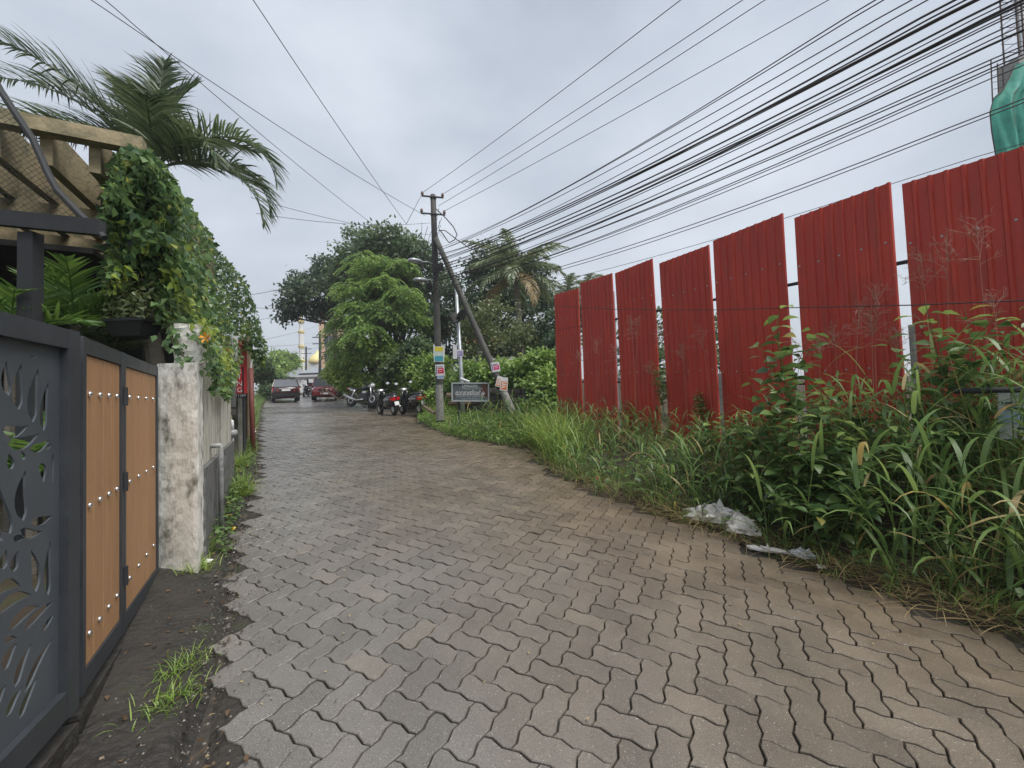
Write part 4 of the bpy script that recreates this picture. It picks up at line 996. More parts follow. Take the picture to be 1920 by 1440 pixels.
# left side tufts along the wall
def left_pts(n):
    y = rng.uniform(3.3, 9.6, n); xr = np.interp(y, [p[1] for p in ROAD_L], [p[0] for p in ROAD_L]); wl = PBR[0] + (y - PBR[1]) * WD[0] / WD[1]
    f = rng.random(n) ** .6; return np.stack([wl + (xr - wl) * (1 - f) * .8 + .03, y], 1)
ground_cover('wall_weeds', 'small green weeds growing along the foot of the compound wall', left_pts, 1500, .05, 'weed', .2)
def tuft(px, py, lab, n=90, h=.16):
    c = onground(px, py); P = np.stack([c[0] + rng.normal(0, .035, n), c[1] + rng.normal(0, .07, n), np.zeros(n)], 1); P[:, 2] = np.maximum(ground_z(P[:, 0], P[:, 1]), gz(P[:, 0], P[:, 1])) + .005
    V, Fc = blade_geo(P, rng.uniform(0, 6.28, n), rng.uniform(.4, 1.1, n) * h, rng.uniform(.0015, .0035, n), rng.uniform(.4, 1.4, n), rng.uniform(.5, 1.8, n), 4)
    tag(put('grass_tuft', npmesh('grass_tuft', V, Fc), M['grasslight']), lab, 'grass')
tuft(340, 1270, 'small green grass tuft on the dirt before the gate', 110, .13)
tuft(325, 1330, 'thin grass sprig nearest the camera on the dirt strip', 160, .10)
tuft(372, 1085, 'green grass tuft at the foot of the gate pillar', 90, .2)
tuft(385, 1050, 'grass tuft between pillar foot and white scrap', 70, .2)
tuft(455, 930, 'feathery green weed clump under the wall pipe', 260, .4)
tuft(452, 880, 'tall light green weed clump beside the grey drain pipe', 300, .5)
tuft(470, 850, 'green clump at the foot of the rusty post', 160, .35)

# ------------------------------------------------------------------ text helper (flat lettering as mesh)
def text_mesh(s, size, align='CENTER'):
    cu = bpy.data.curves.new('txt', 'FONT'); cu.body = s; cu.size = size; cu.align_x = align; cu.align_y = 'CENTER'; cu.extrude = .0015; cu.resolution_u = 2
    ob = bpy.data.objects.new('txt', cu); COL.objects.link(ob); dg = bpy.context.evaluated_depsgraph_get()
    me = bpy.data.meshes.new_from_object(ob.evaluated_get(dg)); bpy.data.objects.remove(ob); return me
def place_flat(me, name, mt, parent, o, ex, ez, x, z, lift=.006, fit=None, roll=0.0):
    """put a flat mesh on a board with origin o, right axis ex, up axis ez; lift towards the viewer"""
    nn = np.cross(ex, ez); co = np.empty(len(me.vertices) * 3, np.float32); me.vertices.foreach_get('co', co); co = co.reshape(-1, 3)
    if len(co) == 0: return
    if fit:
        wd = co[:, 0].max() - co[:, 0].min(); co[:, 0] *= fit / max(wd, 1e-6)
    c, s = math.cos(roll), math.sin(roll); X = co[:, 0] * c - co[:, 1] * s + x; Z = co[:, 0] * s + co[:, 1] * c + z
    W3 = o + X[:, None] * ex + Z[:, None] * ez + (co[:, 2:3] + lift) * nn
    me.vertices.foreach_set('co', W3.astype(np.float32).ravel()); me.update(); return put(name, me, mt, parent)
def flat_rect(mb, o, ex, ez, x0, x1, z0, z1, lift, th=.0015, m=0):
    nn = np.cross(ex, ez); return mb.slab([o + ex * x + ez * z + nn * lift for x, z in ((x0, z0), (x1, z0), (x1, z1), (x0, z1))], nn, th, m)

# ------------------------------------------------------------------ utility poles
PBASE = onground(826, 800); PTOP = at(812, 366, PBASE[1]); PH = PTOP[2] - PBASE[2]
def onpole(py): return at(812 + (py - 366) * (826 - 812) / (800 - 366), py, PBASE[1])
def insulator(name, p, parent, h=.13):
    MB().lathe([(.018, 0), (.018, .03), (.05, .035), (.042, .06), (.03, .065), (.045, .08), (.03, .11), (.012, h)], p, 10).build(name, M['porcelain'], parent, True)
def build_main_pole():
    t = thing('utility_pole', 'dark concrete utility pole with crossarms standing at the verge corner', 'utility pole', tuple(PBASE))
    pts = [PBASE - np.array([0, 0, .3]) + (PTOP - PBASE) * f + (np.array([0, 0, .3]) if f else 0) for f in np.linspace(0, 1, 10)]
    MB().tube(pts, np.linspace(.140, .100, 10), 8, flat=.85).build('shaft', M['pole'], t, True)
    a, b = onpole(788), onpole(722); MB().tube([a, b], [.142, .139], 8, flat=.86, cap=False).build('flaking_paint', M['polebase'], t, True)
    for py, hw in ((372, .34), (404, .38)):
        c = onpole(py) + np.array([0, -.10, 0]); ex = unit(np.array([.95, .3, 0.03]))
        MB().tube([c - ex * hw, c + ex * hw], .028, 4).build('crossarm', M['steel'], t)
        for s in (-.92, .92): insulator('insulator', c + ex * hw * s + np.array([0, 0, .02]), t)
        MB().tube([c + np.array([0, .1, 0]) + .1 * np.array([math.cos(q), math.sin(q), 0]) for q in np.linspace(0, 6.28, 10)], .008, 4).build('strap', M['steel'], t)
    # street lights
    for py, px1, py1, lab in ((497, 788, 491, 0), (528, 799, 526, 1)):
        c = onpole(py); e = at(px1, py1, PBASE[1] - .9 + .4 * lab)
        arm = MB().tube([c, c * .5 + e * .5 + np.array([0, 0, .05]), e], .022, 6).build('lamp_arm', M['galv'], t)
        d = unit(e - c); q = e + d * .22
        s = unit(np.cross(d, (0, 0, 1))); u = np.cross(s, d)
        rings = [[p0 + s * w * math.cos(a) + u * h * math.sin(a) for a in np.linspace(0, 2 * math.pi, 10, endpoint=False)] for p0, w, h in ((e - d * .06, .03, .03), (e, .08, .05), (e + d * .2, .14, .07), (e + d * .5, .13, .06), (e + d * .56, .06, .03))]
        MB().loft(rings).build('lamp_head', M['galv'], t, True)
    # junction boxes and tangled jumpers
    c = onpole(505) + np.array([.16, -.16, 0]); MB().box(c, (.22, .12, .2)).build('junction_box', M['black'], t)
    c = onpole(540) + np.array([-.2, -.14, 0]); MB().box(c, (.16, .1, .2)).build('junction_box', M['black'], t)
    j = MB()
    P0 = onpole(385)
    for k in range(22):
        a = onpole(rng.uniform(372, 560)) + np.array([rng.uniform(-.35, .35), -.15, 0]); b = onpole(rng.uniform(390, 600)) + np.array([rng.uniform(-.4, .4), -.15, 0])
        m_ = (a + b) / 2 + np.array([rng.uniform(-.35, .35), -.05, -rng.uniform(.05, .5)]); j.tube([a, a * .5 + m_ * .5 + rng.normal(0, .05, 3), m_, b * .5 + m_ * .5 + rng.normal(0, .05, 3), b], .007, 4, False)
    tag(j.build('jumper_wires', M['cable'], t), kind='stuff')
    # big service loop on the right
    lp = [at(*p, PBASE[1] - .15) for p in ((818, 392), (835, 408), (850, 425), (857, 440), (852, 450), (842, 455), (838, 450), (830, 438), (826, 433))]
    MB().tube(lp, .016, 6).build('cable_loop', M['cable2'], t, True)
    lp = [at(*p, PBASE[1] - .12) for p in ((822, 432), (834, 432), (845, 440), (855, 448), (880, 465), (893, 470))]
    MB().tube(lp, .014, 6).build('service_cable', M['cable2'], t, True)
    return t
build_main_pole()
SB = at(976, 806, 11.2); ST = onpole(452) + np.array([.08, -.16, 0])
def build_strut():
    t = thing('brace_pole', 'leaning dark brace pole propping the utility pole', 'pole', tuple(SB))
    pts = [SB + (ST - SB) * f for f in np.linspace(-.03, 1, 9)]
    MB().tube(pts, np.linspace(.125, .100, 9), 8, flat=.85).build('shaft', M['pole'], t, True)
    q = lambda f: SB + (ST - SB) * f
    MB().tube([q(.04), q(.19)], .1265, 8, cap=False, flat=.86).build('flaking_paint', M['polebase'], t, True)
build_strut()
def build_slim_pole():
    b = at(867, 735, 12.6); g = float(ground_z(b[0], b[1])); tp = at(855, 540, 12.6)
    t = thing('signal_mast', 'slim grey steel mast with two black loudspeaker boxes', 'mast', (b[0], b[1], g))
    MB().tube([(b[0], b[1], g - .1), b, tp], [.075, .07, .05], 10).build('tube', M['galv'], t, True)
    for px, py, dx in ((852, 597, -.05), (866, 590, .05)):
        c = at(px, py, 12.4); MB().box(c, (.24, .2, .3), np.array(Matrix.Rotation(.5 * np.sign(dx), 3, 'Y') @ Matrix.Rotation(.4, 3, 'Z'))).build('speaker_box', M['black'], t)
    a, e = at(848, 575, 12.6), at(838, 553, 12.4); MB().tube([at(858, 600, 12.6), a], .015, 5).build('bracket', M['steel'], t)
    c = at(853, 660, 12.45); MB().box(c, (.12, .06, .45)).build('white_conduit', M['white'], t)
    c = at(864, 710, 12.45); MB().tube([c, at(880, 716, 12.3)], .04, 6).build('prop_board', M['white'], t)
build_slim_pole()

VX = np.array([1.0, 0, 0])
def poster(name, px, py, D, wpx, hpx, lab, rot, paint, cat='poster'):
    """thin printed sheet tied to a pole; paint(mb list) adds printed areas"""
    o = at(px, py, D); k = D / FPX; w, h = wpx * k, hpx * k
    ex = unit(RT * math.cos(rot) + UP * math.sin(rot)); ez = unit(-RT * math.sin(rot) + UP * math.cos(rot))
    t = thing(name, lab, cat, tuple(o)); MB().slab([o + ex * x + ez * z for x, z in ((-w / 2, -h / 2), (w / 2, -h / 2), (w / 2, h / 2), (-w / 2, h / 2))], -np.cross(ex, ez), .006).build('sheet', M['white'], t)
    paint(t, o, ex, ez, w, h); return t
def pr_rect(t, o, ex, ez, x0, x1, z0, z1, mt, lift=.002, nm='print'): flat_rect(MB(), o, ex, ez, x0, x1, z0, z1, lift).build(nm, mt, t)
MC = {k: mat('print_' + k, v, rough=.5) for k, v in dict(yellow=(.72, .6, .06), teal=(.06, .36, .45), pale=(.55, .68, .6), red=(.62, .03, .08), pink=(.65, .06, .22), navy=(.05, .06, .25), violet=(.28, .22, .52), orange=(.75, .2, .04), sky=(.35, .48, .68), slate=(.06, .075, .085), brown=(.10, .035, .022), dkgrey=(.1, .1, .11)).items()}
def paint_yellow(t, o, ex, ez, w, h):
    pr_rect(t, o, ex, ez, -w * .42, w * .42, h * .18, h * .47, MC['yellow']); pr_rect(t, o, ex, ez, -w * .42, w * .42, -h * .12, h * .17, MC['pale']); pr_rect(t, o, ex, ez, -w * .42, w * .42, -h * .46, -h * .13, MC['teal'])
    MB().slab([o + ex * x + ez * z + np.cross(ex, ez) * .006 for x, z in ((-w * .3, h * .16), (0, -h * .08), (w * .3, h * .14), (0, h * .02))], np.cross(ex, ez), .001).build('emblem', M['white'], t)
    for s in (-1, 1): flat_rect(MB(), o, ex, ez, s * w * .5 - .02, s * w * .5 + .02, -h * .2, h * .62, -.02, .012).build('batten', M['whitepaint'], t)
def paint_red(c):
    def f(t, o, ex, ez, w, h):
        pr_rect(t, o, ex, ez, -w * .42, -w * .33, -h * .4, h * .4, MC['navy']); pr_rect(t, o, ex, ez, -w * .25, w * .42, -h * .3, h * .2, MC[c])
        pr_rect(t, o, ex, ez, -w * .2, w * .3, h * .04, h * .09, M['white'], .005); pr_rect(t, o, ex, ez, -w * .12, w * .2, -h * .13, -h * .09, M['white'], .005); pr_rect(t, o, ex, ez, -w * .25, w * .3, h * .27, h * .33, MC['dkgrey'], .005)
    return f
def paint_violet(t, o, ex, ez, w, h):
    pr_rect(t, o, ex, ez, -w * .44, w * .44, -h * .40, h * .30, MC['violet'])
    for k, (a, b) in enumerate(((-.35, .3), (-.3, .36), (-.36, .2))): pr_rect(t, o, ex, ez, w * a, w * b, h * (.12 - k * .17), h * (.19 - k * .17), M['white'], .005)
def paint_orange(t, o, ex, ez, w, h):
    pr_rect(t, o, ex, ez, -w * .4, w * .4, -h * .42, h * .2, MC['orange'])
    for k in range(3):
        z = -h * .28 + k * h * .16; MB().slab([o + ex * x + ez * zz + np.cross(ex, ez) * .006 for x, zz in ((-w * .3, z - .02), (w * .34, z + h * .10), (w * .34, z + h * .15), (-w * .3, z + .02))], np.cross(ex, ez), .001).build('print', M['white'], t)
_pd = PBASE[1] - .20
poster('poster', 823, 664, _pd, 19, 29, 'yellow and teal poster on battens on the utility pole', 0, paint_yellow)
poster('poster', 825, 694, _pd - .01, 17, 21, 'white poster with red block below the yellow poster', .05, paint_red('red'))
poster('poster', 826, 707, _pd + .012, 13, 7, 'pale blue paper strip below the red poster', .02, lambda t, o, ex, ez, w, h: pr_rect(t, o, ex, ez, -w * .45, w * .45, -h * .4, h * .4, MC['sky']))
poster('sign', 860, 662, 12.45, 17, 13, 'small violet lettered sign on the slim mast', 0, paint_violet, 'sign')
_f = lambda py: float(np.interp(py, [452, 806], [ST[1], SB[1]])) - .165
poster('poster', 929, 688, _f(688), 16, 18, 'white poster with pink block on the brace pole', .17, paint_red('pink'))
poster('poster', 938, 716, _f(716) - .01, 15, 20, 'orange striped poster turned aslant on the brace pole', -.25, lambda t, o, ex, ez, w, h: paint_orange(t, o, ex, ez, w, h))
poster('poster', 945, 720, _f(716) - .02, 14, 25, 'orange and white poster lowest on the brace pole', -.05, paint_orange)

def build_board():
    D = 11.6; o = at(882, 735, D); k = D / FPX; w, h = 66 * k, 31 * k; ex = unit(RT); ez = unit(UP); nn = np.cross(ex, ez)
    t = thing('name_board', 'weathered slate and rust board with white lettering before the stone wall', 'board', (o[0], o[1], float(ground_z(o[0], o[1]))))
    MB().slab([o + ex * x + ez * z for x, z in ((-w / 2, -h / 2), (w / 2, -h / 2), (w / 2, h / 2), (-w / 2, h / 2))], -nn, .03).build('panel', mat('slate_panel', (.075, .095, .105), (.13, .155, .165), 4, .6, stain=(.11, .045, .03), stain_scale=.9, stain_lo=.52, stain_hi=.6), t)
    e = .035
    for x0, x1, z0, z1 in ((-w / 2 - e, w / 2 + e, h / 2, h / 2 + e), (-w / 2 - e, w / 2 + e, -h / 2 - e, -h / 2), (-w / 2 - e, -w / 2, -h / 2, h / 2), (w / 2, w / 2 + e, -h / 2, h / 2)):
        flat_rect(MB(), o, ex, ez, x0, x1, z0, z1, -.03, .06).build('frame_bar', M['greyprint'], t)
    flat_rect(MB(), o, ex, ez, w * .30, w * .495, -h * .30, h * .45, .001).build('rust_patch', MC['brown'], t)
    rows = [('LIMNVAN', .17, -.02, .36, .42, 'white'), ('SERVICE HOSPITAL', .10, .07, .20, .58, 'greyprint'), ('മാവവയ്യർക', .24, .0, -.07, .84, 'white'), ('ചികിത്സാ കേന്ദ്രം', .12, 0, -.26, .82, 'greyprint'), ('വയനാട് ജില്ലാ', .08, .0, -.41, .55, 'greyprint')]
    for s, sz, x, z, fw, mt in rows:
        place_flat(text_mesh(s, sz * h * 1.6), 'lettering', M[mt], t, o, ex, ez, x * w, z * h, .004, fw * w)
    for x in (-.36, .36):
        b = o + ex * w * x - nn * .06; g = float(ground_z(b[0], b[1])); MB().tube([(b[0], b[1], g - .1), b], .025, 6).build('leg', M['steel'], t)
build_board()

def build_stone_wall():
    a, b = at(868, 770, 13.0), at(985, 795, 11.9); t = thing('rubble_wall', 'low dark rubble stone wall behind the leaning brace pole', 'wall', (a[0], a[1], float(ground_z(a[0], a[1]))))
    d = unit((b - a)[:2]); n = np.array([d[1], -d[0]]); Lw = np.linalg.norm((b - a)[:2]); r = random.Random(5)
    for row in range(5):
        s = -.2 + .1 * (row % 2)
        while s < Lw + .4:
            w = r.uniform(.22, .42); h = .19; c = a[:2] + d * (s + w / 2) + n * r.uniform(-.03, .03)
            z = float(ground_z(c[0], c[1])) - .05 + row * h + h / 2
            V = []
            for sx, sy, sz in ((-1, -1, -1), (1, -1, -1), (1, 1, -1), (-1, 1, -1), (-1, -1, 1), (1, -1, 1), (1, 1, 1), (-1, 1, 1)):
                p = c + d * sx * (w / 2 - .012) * r.uniform(.86, 1) + n * sy * .13 * r.uniform(.8, 1.05); V.append((*p, z + sz * (h / 2 - .008) * r.uniform(.75, 1)))
            MB().hexa(V).build('stone', M['stone'], t); s += w
    for k, (p, q, rr, lab) in enumerate((((838, 742), (905, 746), .10, 'upper cut log lying behind the name board'), ((842, 756), (900, 757), .08, 'lower cut log lying behind the name board'))):
        A, B_ = at(*p, 12.9), at(*q, 12.7); tag(MB().tube([A, (A + B_) / 2 + np.array([0, 0, .02]), B_], [rr, rr * .95, rr * .9], 9).build('log', M['wood'], smooth=False), lab, 'log')
    A, B_ = at(795, 762, 13.6), at(815, 775, 13.0); tag(MB().tube([A, B_], [.05, .06], 7).build('log', M['wood']), 'thin grey log leaning left of the utility pole', 'log')
build_stone_wall()

def crumple(name, c, size, lab, mt, cat, seed, n=7, rz=0.0):
    r = np.random.default_rng(seed); V = []; Fc = []; m = n * 2
    for i in range(n + 1):
        th = math.pi * .5 * i / n
        for j in range(m):
            a = 2 * math.pi * j / m; f = 1 + r.normal(0, .22); x = size[0] * math.cos(a) * math.sin(th + .12) * f; y = size[1] * math.sin(a) * math.sin(th + .12) * f
            z = size[2] * max(0, math.cos(th)) * (1 + r.normal(0, .35)) + .004
            V.append((c[0] + x * math.cos(rz) - y * math.sin(rz), c[1] + x * math.sin(rz) + y * math.cos(rz), c[2] + z))
    for i in range(n):
        for j in range(m): Fc.append((i * m + j, (i + 1) * m + j, (i + 1) * m + (j + 1) % m, i * m + (j + 1) % m))
    Fc.append(tuple(range(m)))
    return tag(MB().add(V, Fc).build(name, M[mt] if isinstance(mt, str) else mt), lab, cat)
def build_litter():
    for px, py, s, lab, mt, rz, sd in ((1340, 982, (.27, .12, .13), 'dirty white plastic sheet heap at the verge edge', 'plastic_bag', -.55, 1), (1392, 1003, (.14, .10, .11), 'beige crumpled bag against the white plastic heap', 'plastic_bag', -.3, 2), (1440, 1035, (.15, .035, .03), 'thin shredded plastic strip trailing from the heap', 'plastic_bag', -.6, 3),
                                   (1505, 1050, (.085, .045, .045), 'small silver crumpled wrapper at the verge edge', 'clearbag', -.3, 4), (1445, 975, (.07, .07, .12), 'grey plastic bag caught in the weeds above the heap', 'clearbag', .3, 5), (1812, 1135, (.045, .03, .05), 'brown crumpled paper in the dry grass at right', 'dry', .2, 6), (797, 760, (.25, .2, .22), 'white sack lying left of the utility pole foot', 'whitepaint', .2, 7), (470, 815, (.12, .1, .14), 'white plastic scrap by the rusty post', 'clearbag', .2, 8), (1120, 905, (.05, .03, .025), 'red and white wrapper by the verge edge', 'signred', .3, 9), (437, 993, (.03, .02, .015), 'yellow leaf lying on the pavers by the wall', 'yellow', .2, 10)):
        q = onground(px, py); z = max(float(ground_z(q[0], q[1])), float(gz(q[0], q[1]))) + .003
        crumple('litter' if 'leaf' not in lab else 'fallen_leaf', (q[0], q[1], z), s, lab, mt, 'litter', sd, rz=rz)
    for px, py, lab in ((390, 1066, 'folded white scrap on the dirt beside the pillar'), (1540, 1067, 'flat white scrap near the silver wrapper')):
        q = onground(px, py); z = max(float(ground_z(q[0], q[1])), float(gz(q[0], q[1]))) + .012
        tag(MB().slab([(q[0] - .03, q[1] - .012, z), (q[0] + .025, q[1] - .02, z), (q[0] + .035, q[1] + .012, z + .012), (q[0] - .022, q[1] + .02, z + .016)], (0, 0, 1), .002).build('litter', M['white']), lab, 'litter')
    # fallen leaves and flecks over the paving
    n = 260; y = rng.uniform(1.3, 12, n); xl = np.interp(y, [p[1] for p in ROAD_L], [p[0] for p in ROAD_L]); xr = np.interp(y, [p[1] for p in ROAD_R], [p[0] for p in ROAD_R]); f = rng.beta(.5, .5, n); x = xl + (xr - xl) * f
    P = np.stack([x, y, gz(x, y) + .011], 1); V, Fc = leaf_geo(P, rng.normal(0, 1, (n, 3)) * [1, 1, .05], rng.normal(0, .1, (n, 3)) + [0, 0, 1], rng.uniform(.008, .03, n), rng.uniform(.003, .009, n))
    tag(put('leaf_litter', npmesh('leaf_litter', V, Fc), M['dry']), 'pale flecks and fallen leaves scattered over the pavers', 'litter', kind='stuff')
build_litter()

# ------------------------------------------------------------------ left lane furniture beyond the wall
def build_left_lane():
    a = at(437, 668, 6.0); g = float(ground_z(a[0], a[1]))
    t = thing('drain_pipe', 'thick grey plastic drain pipe with clamps beside the red sign', 'pipe', (a[0], a[1], g))
    b = at(433, 778, 6.0); MB().tube([at(438, 630, 6.0), a, b], .058, 12).build('pipe', M['pvc'], t, True)
    for py in (711, 765): c = at(436 - (py - 700) * .05, py, 6.0); MB().tube([c - np.array([0, 0, .012]), c + np.array([0, 0, .012])], .066, 12).build('clamp', M['black'], t)
    MB().tube([at(432, 788, 6.0), at(435, 789, 6.0), at(436, 805, 6.0)], .022, 8).build('elbow', M['white'], t, True)
    MB().tube([at(428, 813, 6.0), at(442, 812, 6.0)], .055, 12).build('stub', M['pvc'], t, True)
    c0 = at(437, 818, 6.0); MB().tube([c0, (c0[0], c0[1], float(ground_z(c0[0], c0[1])))], .012, 8).build('riser', M['white'], t)
    p = wp(2.2, .03); g = float(ground_z(p[0], p[1])); q = onplane(414, 835, wp(0, 0), WD, .045)
    t = thing('wall_pipe', 'thin grey pipe bent into the dark wall plinth', 'pipe', (q[0], q[1], float(ground_z(q[0], q[1]))))
    MB().tube([q - np.array([*(WN * .12), 0]), q, q - np.array([0, 0, .03]), (q[0], q[1], float(ground_z(q[0], q[1])) - .03)], .022, 10).build('pipe', M['pvc'], t, True)
    # red sign with stacked letters
    D = 7.0; o = at(443, 688, D); ex = unit(np.array([.98, .2, 0])); ez = np.array([0, 0, 1.0]); k = D / FPX; w, h = 34 * k, 100 * k
    t = thing('red_sign', 'tall red sign with white stacked letters half hidden by creeper', 'sign', (o[0], o[1], o[2] - h / 2))
    MB().slab([o + ex * x + ez * z for x, z in ((-w / 2, -h / 2), (w / 2, -h / 2), (w / 2, h / 2), (-w / 2, h / 2))], -np.cross(ex, ez), .03).build('panel', M['signred'], t)
    flat_rect(MB(), o, ex, ez, -w / 2, w / 2, -h / 2 - .075, -h / 2 - .002, -.02, .02).build('number_strip', M['black'], t)
    place_flat(text_mesh('9231284', .06), 'lettering', M['greyprint'], t, o, ex, ez, w * .1, -h / 2 - .038, .004, w * .7)
    for i, ch in enumerate('GNIRETAC'): place_flat(text_mesh(ch, .125), 'lettering', M['white'], t, o, ex, ez, w * .16, -h / 2 + .06 + i * .112, .004)
    MB().tube([(o[0] + .1, o[1] + .04, float(ground_z(o[0], o[1]))), o + np.array([.1, .04, 0])], .025, 6).build('post', M['steel'], t)
    # grey compound wall beyond, slabs between posts
    a, b = at(444, 700, 7.4), at(462, 712, 11.0); t = thing('slab_wall', 'low mossy grey concrete slab wall beyond the drain pipe', 'wall', (a[0], a[1], float(ground_z(a[0], a[1]))))
    n = 4
    for i in range(n):
        p0, p1 = a + (b - a) * i / n, a + (b - a) * (i + 1) / n; g = float(ground_z(p0[0], p0[1])) - .05; zt = 1.72 + .05 * i
        wallseg(MB(), p0, p1 - (p1 - p0) * .03, g, zt, .06).build('slab', M['greywall'], t); MB().box((p0[0], p0[1], (g + zt + .06) / 2), (.11, .11, zt + .06 - g)).build('post', M['greywall'], t)
    wallseg(MB(), a, b, 1.76, 1.86, .14).build('coping', M['concrete'], t)
    for px, y0, y1, D, rr, mt, lab in ((465, 600, 800, 9.2, .055, 'wood', 'thick dark wooden post behind the red sign'), (471, 640, 790, 10.5, .045, 'wood', 'thin grey wooden post left of the rusty post')):
        a = at(px, y0, D); g = float(ground_z(a[0], a[1])); tag(MB().tube([(a[0], a[1], g - .1), (a[0] + .01, a[1], (g + a[2]) / 2), a], [rr * 1.1, rr, rr * .85], 7).build('wooden_post', M[mt]), lab, 'post')
    b = onground(475, 851); a = at(470, 690, b[1]); t = thing('rusty_post', 'slightly leaning rust red metal post at the left paving edge', 'post', tuple(b))
    MB().tube([b - np.array([0, 0, .1]), a], .045, 8).build('shaft', M['rust'], t, True)
    MB().tube([a, at(475, 660, b[1])], .02, 6).build('white_rod', M['white'], t)
    c = at(475, 657, b[1]); MB().box(c, (.2, .12, .025)).build('cap_plate', M['steel'], t)
build_left_lane()

# ------------------------------------------------------------------ small sign by the fence, net and column beyond
def build_right_bits():
    D = 3.05; o = at(1915, 778, D); ex = unit(RT * .95 + FW * -.25); ez = unit(UP - .02 * RT); k = D / FPX; w, h = 66 * k, 92 * k
    t = thing('ground_sign', 'white and blue sign half buried in grass at the right edge', 'sign', tuple(o - np.array([0, 0, .5])))
    MB().slab([o + ex * x + ez * z for x, z in ((-w / 2, -h / 2), (w / 2, -h / 2), (w / 2, h / 2), (-w / 2, h / 2))], -np.cross(ex, ez), .01).build('panel', M['greyprint'], t)
    pr_rect(t, o, ex, ez, -w / 2, w / 2, -h * .16, h * .06, MC['sky'])
    for z_, xs in ((.24, ((-.44, -.40), (-.36, -.2), (-.14, .1), (.16, .4))), (.13, ((-.44, -.40), (-.34, -.08), (-.02, .3)))):
        for x0_, x1_ in xs: pr_rect(t, o, ex, ez, w * x0_, w * x1_, h * (z_ - .022), h * (z_ + .022), MC['slate'], .003)
    for x0_, x1_, z0_, z1_ in ((-.1, -.05, -.44, -.26), (-.1, .25, -.29, -.25)): pr_rect(t, o, ex, ez, w * x0_, w * x1_, h * z0_, h * z1_, MC['slate'], .003)
    MB().tube([at(1788, 733, D + .1), at(1945, 730, D - .1)], .024, 8).build('pipe_rail', M['steel'], t, True)
    for px in (1935,): c = at(px, 733, D); MB().tube([c, (c[0], c[1], float(ground_z(c[0], c[1])) - .05)], .022, 8).build('leg', M['steel'], t)
    # unfinished column wrapped in green net
    D = 13.0; c = at(1915, 200, D); t = thing('concrete_column', 'unfinished concrete column with bare reinforcing bars above the fence', 'column', (c[0], c[1], .2))
    zt = at(1900, 118, D)[2]; MB().box((c[0] + .1, c[1], zt / 2), (.9, .6, zt)).build('column', M['concrete'], t)
    ztop = at(1900, -90, D)[2]
    for i, (dx, dy) in enumerate(((-.3, -.2), (-.12, -.2), (.06, -.2), (.3, -.2), (-.3, .2), (.3, .2))):
        MB().tube([(c[0] + .1 + dx, c[1] + dy, zt - .2), (c[0] + .1 + dx + .05, c[1] + dy, ztop)], .022, 6).build('rebar', M['rebar'], t)
    for z in np.arange(zt + .25, ztop, .3): MB().tube([(c[0] - .22, c[1] - .22, z), (c[0] + .44, c[1] - .22, z), (c[0] + .44, c[1] + .22, z), (c[0] - .22, c[1] + .22, z), (c[0] - .22, c[1] - .22, z)], .01, 4).build('tie', M['rebar'], t)
    MB().box((c[0] + .35, c[1] + .1, (zt + ztop) / 2), (.22, .1, ztop - zt)).build('shutter_board', M['galv'], t)
    t = thing('rebar_cage', 'thin cage of reinforcing bars left of the green net', 'rebar', (c[0] - .8, c[1], .2))
    for px in (1862, 1874, 1884):
        MB().tube([at(px + 2, 260, D), at(px - 4, 112 + (px - 1862) * .6, D)], .018, 5).build('bar', M['rebar'], t)
    for py in (128, 142, 155, 168): MB().tube([at(1860, py, D), at(1886, py - 6, D)], .008, 4).build('tie', M['rebar'], t)
    t = thing('green_net', 'green construction netting draped round the unfinished column', 'net', (c[0], c[1], .2))
    out = [(1902, 122), (1890, 150), (1880, 170), (1866, 182), (1861, 205), (1866, 240), (1872, 275), (1880, 330)]
    V = []; Fc = []; m = 40
    for i, (px, py) in enumerate(out):
        A = at(px, py, D - .5)
        for j in range(m + 1):
            f = j / m; fold = .07 * math.sin(f * 19 + i * .35) + .04 * math.sin(f * 41 - i * .6)
            V.append((A[0] + f * 2.3 + .02 * math.sin(j * 2.3 + i), A[1] - .12 * math.sin(f * math.pi) + fold, A[2] + .05 * math.sin(f * 9 + i) + .12 * math.sin(f * 3.1)))
    for i in range(len(out) - 1):
        for j in range(m): k = i * (m + 1) + j; Fc.append((k, k + 1, k + m + 2, k + m + 1))
    MB().add(V, Fc).build('netting', M['greennet'], t, True)
    for s in (0, 7): k = [V[i * (m + 1) + s] for i in range(len(out))]; MB().tube([np.array(q) + np.array([.03, .03, 0]) for q in k], .025, 6).build('edge_pole', M['rebar'], t)
build_right_bits()

